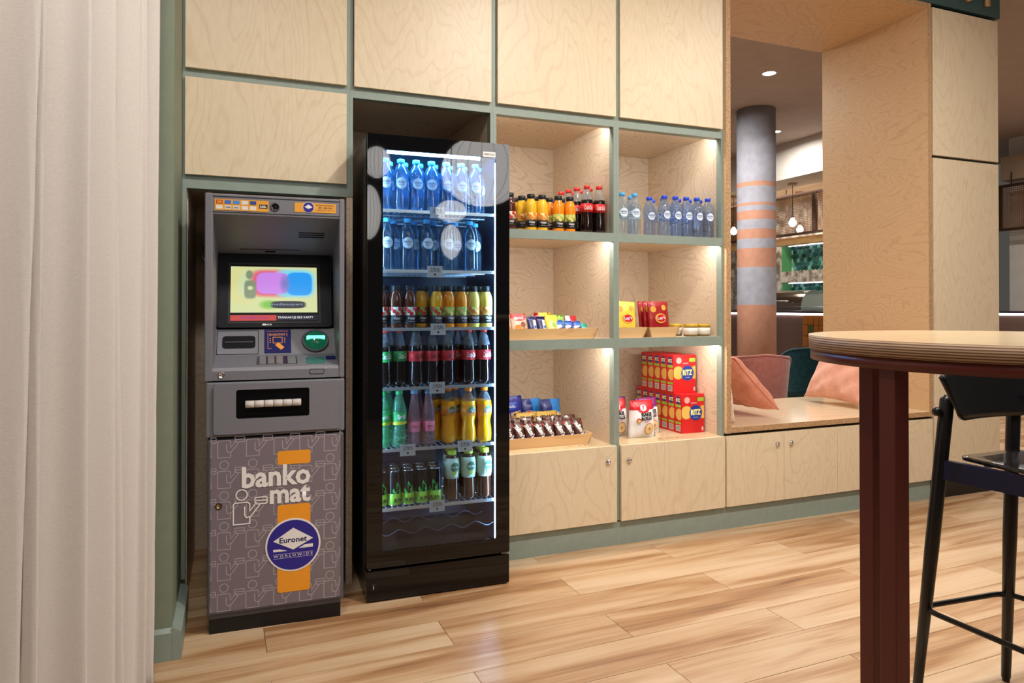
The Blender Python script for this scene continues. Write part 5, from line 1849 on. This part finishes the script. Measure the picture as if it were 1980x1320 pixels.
def velvet(name, a, b_, scale=18, sheen=0.35):
    m, nt, b = new_mat(name)
    mp = coords(nt, (1, 1, 1))
    no = N(nt, 'ShaderNodeTexNoise')
    no.inputs['Scale'].default_value = scale
    no.inputs['Detail'].default_value = 5
    nt.links.new(mp.outputs[0], no.inputs['Vector'])
    r = ramp(nt, [(0.35, a), (0.65, b_)])
    nt.links.new(no.outputs[0], r.inputs[0])
    nt.links.new(r.outputs[0], b.inputs['Base Color'])
    b.inputs['Roughness'].default_value = 0.9
    b.inputs['Sheen Weight'].default_value = sheen
    b.inputs['Specular IOR Level'].default_value = 0.15
    bp = N(nt, 'ShaderNodeBump')
    bp.inputs['Strength'].default_value = 0.25
    bp.inputs['Distance'].default_value = 0.01
    nt.links.new(no.outputs[0], bp.inputs['Height'])
    nt.links.new(bp.outputs[0], b.inputs['Normal'])
    return m


salmon = velvet('salmon_velvet', S(206, 128, 102), S(220, 146, 120))
blush = velvet('blush_velvet', S(216, 154, 130), S(228, 170, 148))
cream = velvet('cream_linen', S(226, 204, 184), S(236, 218, 200), 40, 0.1)
SZ = 0.52


def MX(loc, ty, tz=90, tx=0):
    return Matrix.Translation(loc) @ Matrix.Rotation(R(ty), 4, 'Y') @ Matrix.Rotation(R(tz), 4, 'Z') @ Matrix.Rotation(R(tx), 4, 'X')


cushion('salmon pink velvet cushion leaning on the left jamb of the window seat', 0.42, 0.42, 0.14, salmon, MX((2.650, 0.345, SZ + 0.195), -46), 3)
cushion('cream linen cushion partly hidden by the left jamb', 0.34, 0.34, 0.085, cream, MX((2.420, 0.235, SZ + 0.178), -7), 4)
cushion('blush pink velvet cushion on the right half of the window seat', 0.44, 0.44, 0.14, blush, MX((3.600, 0.42, SZ + 0.215), 32), 5)

# ================================================================== LOUNGE AND BAR BEHIND THE OPENING
concrete = speckle('column_concrete', S(150, 152, 164), S(166, 168, 180), 14, 0.3, 0.7, 0.8, 0.15, 8)
terracotta = speckle('column_terracotta', S(180, 130, 106), S(192, 142, 118), 14, 0.3, 0.7, 0.8, 0.1, 8)
bands = [0.0, 1.152, 1.53, 1.72, 1.816, 1.913, 2.008, 2.097, 2.149, 2.177, 2.341, 2.388, CEIL - 0.002]
prof, mi = [(0.190, 0.0)], []
for i in range(len(bands) - 1):
    prof.append((0.190, bands[i + 1]))
    mi.append(1 if i % 2 == 0 else 0)
o = MB().lathe(prof, seg=64, mi=mi).build('column', [concrete, terracotta], None, (4.96, 2.77, 0))
tag(o, 'round concrete column painted with terracotta bands, seen through the window opening', 'column')

# --- bar shell
wall_white = speckle('bar_wall_plaster', S(206, 200, 192), S(214, 208, 200), 5, 0.3, 0.7, 0.9)
marble = speckle('bar_marble', S(104, 98, 90), S(196, 190, 180), 9, 0.40, 0.62, 0.4, 0, 10)
brown_panel = mat('bar_front_brown', S(92, 70, 62), 0.5)
oak_beam = plywood('bar_oak', S(206, 166, 112), S(160, 116, 70), (2, 2, 8), line=0.3, rings=6)
niche_green = mat('niche_green', S(70, 134, 84), 0.5)
struct(MB().box(7.5, 7.62, 5.135, 9.5, 0.0, CEIL).build('wall_bar', marble))
struct(MB().box(7.5, 7.62, 2.6, 5.135, 2.025, CEIL).build('wall_bar_top', marble))
struct(MB().box(7.5, 7.62, 2.6, 5.135, 1.483, 1.64).build('wall_bar_shelf', marble))
struct(MB().box(7.684, 7.72, 2.6, 5.135, 0.0, 2.03).build('wall_niche', mat('tile_grout', S(196, 214, 206), 0.7)))
struct(MB().box(7.622, 7.684, 5.128, 5.15, 0.9, 2.03).box(7.5, 7.684, 5.1285, 5.1345, 1.641, 2.024).box(7.5, 7.684, 5.1285, 5.1345, 0.9, 1.482).build('wall_niche_side', niche_green))
struct(MB().box(6.3, 6.36, 2.6, 9.5, 2.70, CEIL).build('wall_bulkhead', wall_white))
struct(MB().box(6.36, 7.5, 2.6, 9.5, 2.70, 2.74).build('ceiling_bar', speckle('bar_soffit', S(206, 192, 174), S(214, 200, 182), 5, 0.3, 0.7, 0.9)))
struct(MB().box(8.6, 8.7, -2.0, 2.6, 0.0, CEIL).build('wall_right', wall_white))
struct(MB().box(8.45, 8.6, -2.0, 2.6, 2.62, 2.90).build('trim_2', speckle('bulkhead_tan', S(168, 146, 122), S(176, 154, 130), 5, 0.3, 0.7, 0.9)))
struct(MB().box(-3.0, 10.0, 9.4, 9.5, 0.0, CEIL).build('wall_far', wall_white))
struct(MB().box(-3.0, 2.33, 0.78, 0.80, 0.0, CEIL).build('wall_partition', wall_white))

o = box('bar_beam', oak_beam, 7.02, 7.12, 2.6, 9.0, 1.97, 2.065)
tag(o, 'long oak beam above the tiled bar niches', 'beam')

# --- hexagonal tiles, each one laid by itself
tile_cols = [S(30, 74, 66), S(44, 98, 90), S(24, 56, 54), S(70, 128, 118), S(36, 82, 88), S(92, 150, 140)]
hr = 0.040
hexes = [MB().prism([(hr * 0.87 * math.sin(R(60 * k)), hr * 0.87 * math.cos(R(60 * k))) for k in range(6)], 7.672, 7.684, axis='x').mesh('tile', mat('hex_tile_%d' % i, c, 0.18)) for i, c in enumerate(tile_cols)]
nicheparent = bpy.data.objects['wall_niche']
rnd = random.Random(5)
for j in range(24):
    zc = 1.03 + j * hr * 1.5
    if 1.46 < zc < 1.64 or zc > 2.02:
        continue
    for i in range(22):
        yc = 5.09 - i * hr * 1.732 - (hr * 0.866 if j % 2 else 0)
        if yc < 4.0:
            continue
        link('tile', hexes[rnd.randrange(6)], nicheparent, (0, yc, zc))

for k, zz in enumerate((2.018, 1.476)):
    o = box('niche_light', led_white, 7.60, 7.615, 3.6, 5.10, zz - 0.006, zz)
    tag(o, '%s light strip in the green tiled bar niche' % ('upper' if k == 0 else 'lower'), 'light', 'niche light strips')

# --- counter
bar = thing('bar_counter', 'long dark bar counter with a white light line under its top', 'bar', (5.9, 0.6, 0))
MB().box(-0.03, 0.55, 1.9, 8.2, 1.062, 1.085).build('worktop', mat('bar_top', S(60, 52, 60), 0.2), bar)
MB().box(-0.015, 0.0, 1.9, 8.2, 1.040, 1.060).build('light_line', led_white, bar)
MB().box(0.0, 0.5, 1.9, 8.2, 0.0, 1.061).build('front_panel', brown_panel, bar)
amber = [mat('glass_amber', S(150, 92, 40), 0.1, spec=0.8), mat('glass_dark', S(40, 28, 22), 0.1, spec=0.8), mat('glass_olive', S(70, 84, 44), 0.1, spec=0.8)]
am = [MB().box(-0.012, 0.0, -0.036, 0.036, 0.0, 0.118, 0, 0.003).mesh('glazed_tile', a) for a in amber]
for i in range(7):
    for j in range(8):
        link('glazed_tile', am[(i * 2 + j * (i % 3)) % 3 if (i + j) % 4 else 0], bar, (0, 2.46 - i * 0.078, 0.08 + j * 0.122))

sc = thing('service_counter', 'dark counter with a white light line at the far right wall', 'counter', (7.95, -1.6, 0))
MB().box(-0.03, 0.55, 0.0, 4.1, 1.062, 1.085).build('worktop', MATS['bar_top'], sc)
MB().box(-0.015, 0.0, 0.0, 4.1, 1.040, 1.060).build('light_line', led_white, sc)
MB().box(0.0, 0.5, 0.0, 4.1, 0.0, 1.061).build('front_panel', brown_panel, sc)

# --- steel roll-top warmer on the counter behind
w = thing('food_warmer', 'polished steel roll-top food warmer on the bar', 'food warmer', (7.05, 4.62, 1.085))
sh = MB()
pts = [(0.30 * math.cos(R(a)) , 0.215 * math.sin(R(a))) for a in range(0, 181, 12)]
pf = [(0.0 + p[0] * 0.75, 0.05 + p[1]) for p in pts]
sh.prism([(-0.235, 0.045)] + [(x, z) for x, z in reversed(pf)] + [(0.235, 0.045)], -0.55, 0.30, axis='y')
lid = sh.build('lid', mat('mirror_steel', S(200, 196, 190), 0.12, metal=1.0), w)
MB().box(-0.26, 0.26, -0.58, 0.33, 0.0, 0.05, 0, 0.006).build('base', steel, w)
MB().tube([(-0.25, -0.35, 0.12), (-0.28, -0.35, 0.12), (-0.28, 0.10, 0.12), (-0.25, 0.10, 0.12)], 0.010).build('handle', steel, w)
o = box('back_counter', mat('counter_dark', S(46, 42, 44), 0.4), 6.72, 7.495, 2.6, 9.0, 0.0, 1.084)
tag(o, 'dark back counter under the tiled niches', 'counter')


# --- perforated bronze screens
def perforated():
    m = bpy.data.materials.new('bronze_mesh')
    m.use_nodes = True
    nt = m.node_tree
    b = nt.nodes['Principled BSDF']
    b.inputs['Base Color'].default_value = S(132, 96, 66)
    b.inputs['Roughness'].default_value = 0.5
    b.inputs['Metallic'].default_value = 0.3
    mp = coords(nt, (46, 46, 46), rnd=False)
    vo = N(nt, 'ShaderNodeTexVoronoi')
    vo.inputs['Scale'].default_value = 1.0
    vo.inputs['Randomness'].default_value = 0.0
    nt.links.new(mp.outputs[0], vo.inputs['Vector'])
    gt = N(nt, 'ShaderNodeMath', operation='GREATER_THAN')
    gt.inputs[1].default_value = 0.36
    nt.links.new(vo.outputs['Distance'], gt.inputs[0])
    nt.links.new(gt.outputs[0], b.inputs['Alpha'])
    return m


bronze = perforated()
bframe = mat('bronze_frame', S(70, 46, 34), 0.5, metal=0.3)


def screen(label, x, y0, y1, z0, z1, posts):
    t = thing('mesh_screen', label, 'screen', (x, y0, z0), 0, 'bronze mesh screens')
    L, h = y1 - y0, z1 - z0
    MB().box(-0.001, 0.001, 0.02, L - 0.02, 0.02, h - 0.02).build('mesh_panel', bronze, t)
    for a, b_, c, d_ in ((0, L, 0, 0.03), (0, L, h - 0.03, h), (0, 0.03, 0.03, h - 0.03), (L - 0.03, L, 0.03, h - 0.03)):
        MB().box(-0.015, 0.015, a, b_, c, d_).build('frame_bar', bframe, t)
    for p in posts:
        MB().box(-0.02, 0.02, p - y0 - 0.03, p - y0 + 0.03, 0.03, h - 0.03).build('post', bframe, t)
    MB().box(-0.004, 0.004, L * 0.25, L * 0.25 + 0.008, h, 2.70 - z0).box(-0.004, 0.004, L * 0.75, L * 0.75 + 0.008, h, 2.70 - z0).build('hanger_rods', bframe, t)


screen('long bronze mesh screen hung over the bar beyond the column', 6.9, 3.0, 8.6, 2.074, 2.626, (3.91, 5.9))
screen('short bronze mesh screen on the far right wall', 8.40, 2.02, 2.58, 2.02, 2.56, ())
# mesh wing running off the short screen
o = MB().add([(8.40, 2.02, 2.02), (8.40, 2.02, 2.56), (7.55, 1.42, 2.52), (7.55, 1.42, 1.83), (8.41, 2.01, 2.02), (8.41, 2.01, 2.56), (7.56, 1.41, 2.52), (7.56, 1.41, 1.83)],
             [[0, 1, 2, 3], [7, 6, 5, 4], [0, 4, 5, 1], [1, 5, 6, 2], [2, 6, 7, 3], [3, 7, 4, 0]]).build('mesh_wing', speckle('pale_mesh', S(150, 124, 104), S(196, 170, 148), 120, 0.45, 0.55, 0.6))
tag(o, 'pale mesh wing slanting from the short screen on the far right', 'screen')

# --- pendants and downlights
for i, (x, y, z) in enumerate(((6.60, 3.98, 2.20), (7.20, 4.47, 2.19), (6.60, 5.10, 2.20))):
    p = thing('pendant_bulb', ['bare pendant bulb in front of the mesh screen', 'bare pendant bulb seen through the mesh screen', 'bare pendant bulb left of the column'][i], 'lamp', (x, y, z), 0, 'bare pendant bulbs')
    MB().lathe([(0.0, -0.05), (0.03, -0.042), (0.045, -0.012), (0.042, 0.012), (0.022, 0.045), (0.016, 0.06)], seg=20).build('bulb', bulb_m, p)
    MB().lathe([(0.018, 0.058), (0.018, 0.10)], seg=14).build('holder', bframe, p)
    MB().tube([(0, 0, 0.10), (0, 0, 2.70 - z)], 0.004, 6).build('cord', black_plastic, p)
    MB().lathe([(0.055, 2.675 - z), (0.055, 2.699 - z)], seg=20).build('ceiling_rose', mat('rose_tan', S(186, 150, 120), 0.5), p)
for i, (x, y) in enumerate(((4.27, 1.82), (5.77, 3.37))):
    p = thing('downlight', ['nearer recessed ceiling downlight in front of the column', 'farther recessed ceiling downlight beside the bulkhead'][i], 'lamp', (x, y, CEIL), 0, 'lounge downlights')
    MB().lathe([(0.050, -0.004), (0.050, -0.001)], seg=28).build('lens', downlight_m, p)
    rim = MB()
    rim.lathe([(0.051, -0.001), (0.054, -0.006), (0.066, -0.005), (0.068, -0.001)], seg=28)
    rim.build('rim', white_p, p)


# --- lounge seats and table
def shell_chair(label, loc, rz, m, seat_h=0.44, top=0.80, rad=0.27, group='velvet lounge chairs'):
    c = thing('lounge_chair', label, 'chair', loc, rz, group)
    n, k = 30, 10
    vs, fs = [], []
    # back shell wraps round the +y side of the seat
    for side in (0, 1):
        for j in range(k + 1):
            for i in range(n + 1):
                u, v = i / n * 2 - 1, j / k
                a = u * R(88)
                rr = rad + 0.03 * v - (0.030 if side else 0.0)
                edge = max(0.0, abs(u) - 0.55) / 0.45
                zt = top - 0.10 * edge ** 2.2 - 0.04 * abs(u)
                zz = seat_h - 0.06 + (zt - seat_h + 0.06) * v
                vs.append((rr * math.sin(a), rr * math.cos(a), zz))
    o0 = (n + 1) * (k + 1)
    for side in (0, 1):
        for j in range(k):
            for i in range(n):
                a = side * o0 + j * (n + 1) + i
                fs.append([a, a + 1, a + n + 2, a + n + 1])
    for i in range(n):
        a = k * (n + 1) + i
        fs.append([a, a + 1, o0 + a + 1, o0 + a]); fs.append([i, i + 1, o0 + i + 1, o0 + i])
    for j in range(k):
        for e in (0, n):
            a = j * (n + 1) + e
            fs.append([a, a + n + 1, o0 + a + n + 1, o0 + a])
    MB().add(vs, fs, 0, True).build('backrest', m, c)
    rim = [vs[k * (n + 1) + i] for i in range(n + 1)]
    MB().tube([(x * 0.985, y * 0.985, z) for x, y, z in rim], 0.010, 8).build('piping', m, c)
    MB().lathe([(rad - 0.06, seat_h - 0.09), (rad - 0.03, seat_h - 0.07), (rad - 0.03, seat_h - 0.02), (rad - 0.06, seat_h), (0, seat_h + 0.008)], seg=32).build('seat', m, c)
    for sx in (-1, 1):
        for sy in (-1, 1):
            MB().tube([(sx * 0.15, sy * 0.15, seat_h - 0.085), (sx * 0.20, sy * 0.20, 0.0)], [0.014, 0.009], 10).build('leg', black_lacquer, c)


dusty = velvet('dusty_pink_velvet', S(164, 104, 98), S(176, 116, 108), 30)
tealv = velvet('teal_velvet', S(16, 60, 70), S(24, 74, 84), 30)
shell_chair('dusty pink velvet lounge chair with its back to the window seat', (3.665, 1.335, 0), R(160), dusty, top=0.785, rad=0.235)
shell_chair('dark teal velvet lounge chair behind the pink one', (4.66, 1.80, 0), R(170), tealv, top=0.80)
t = thing('lounge_table', 'small round pale lounge table behind the left jamb', 'table', (3.36, 2.02, 0))
MB().lathe([(0.26, 0.705), (0.28, 0.712), (0.28, 0.728), (0.272, 0.732), (0, 0.732)], seg=48).build('tabletop', mat('lounge_top', S(206, 186, 170), 0.3), t)
MB().lathe([(0.03, 0.02), (0.03, 0.705)], seg=16).build('pedestal', black_lacquer, t)
MB().lathe([(0.20, 0.0), (0.20, 0.012), (0.04, 0.024)], seg=32).build('foot', black_lacquer, t)


# ================================================================== PAPER LANTERNS OF THE ROOM (mirrored in the cooler door)
def lantern(label, loc, prof, cord=None):
    p = thing('paper_lantern', label, 'lamp', loc, 0, 'white ribbed lanterns')
    MB().lathe(prof, seg=40).build('shade', lantern_m, p)
    ribs = MB()
    for k in range(20):
        a = 2 * math.pi * k / 20
        ribs.tube([((r_ + 0.001) * math.cos(a), (r_ + 0.001) * math.sin(a), z_) for r_, z_ in prof if r_ > 0.01], 0.0018, 4)
    ribs.build('ribs', mat('rib_grey', S(150, 146, 142), 0.7), p)
    top = max(z_ for _, z_ in prof)
    MB().tube([(0, 0, top), (0, 0, (cord or CEIL) - loc[2])], 0.004, 6).build('cord', black_plastic, p)


def ball(rx, rz, n=12):
    return [(rx * math.sin(math.pi * i / n) + (0.0 if i in (0, n) else 0.0), -rz * math.cos(math.pi * i / n)) for i in range(n + 1)]


lantern('large white saucer lantern reflected in the cooler door', (1.800, -3.25, 2.30), ball(0.36, 0.30))
lantern('small white lantern reflected in the cooler glass', (1.395, -2.72, 1.87), ball(0.12, 0.085))
lantern('narrow white lantern hanging below the small one', (1.395, -2.72, 1.635), ball(0.080, 0.135), 1.784)
lantern('ribbed cigar lantern reflected at the cooler edge', (0.900, -3.30, 2.33), ball(0.115, 0.13))
lantern('long white lantern reflected low at the cooler edge', (0.850, -3.42, 1.93), ball(0.10, 0.23))
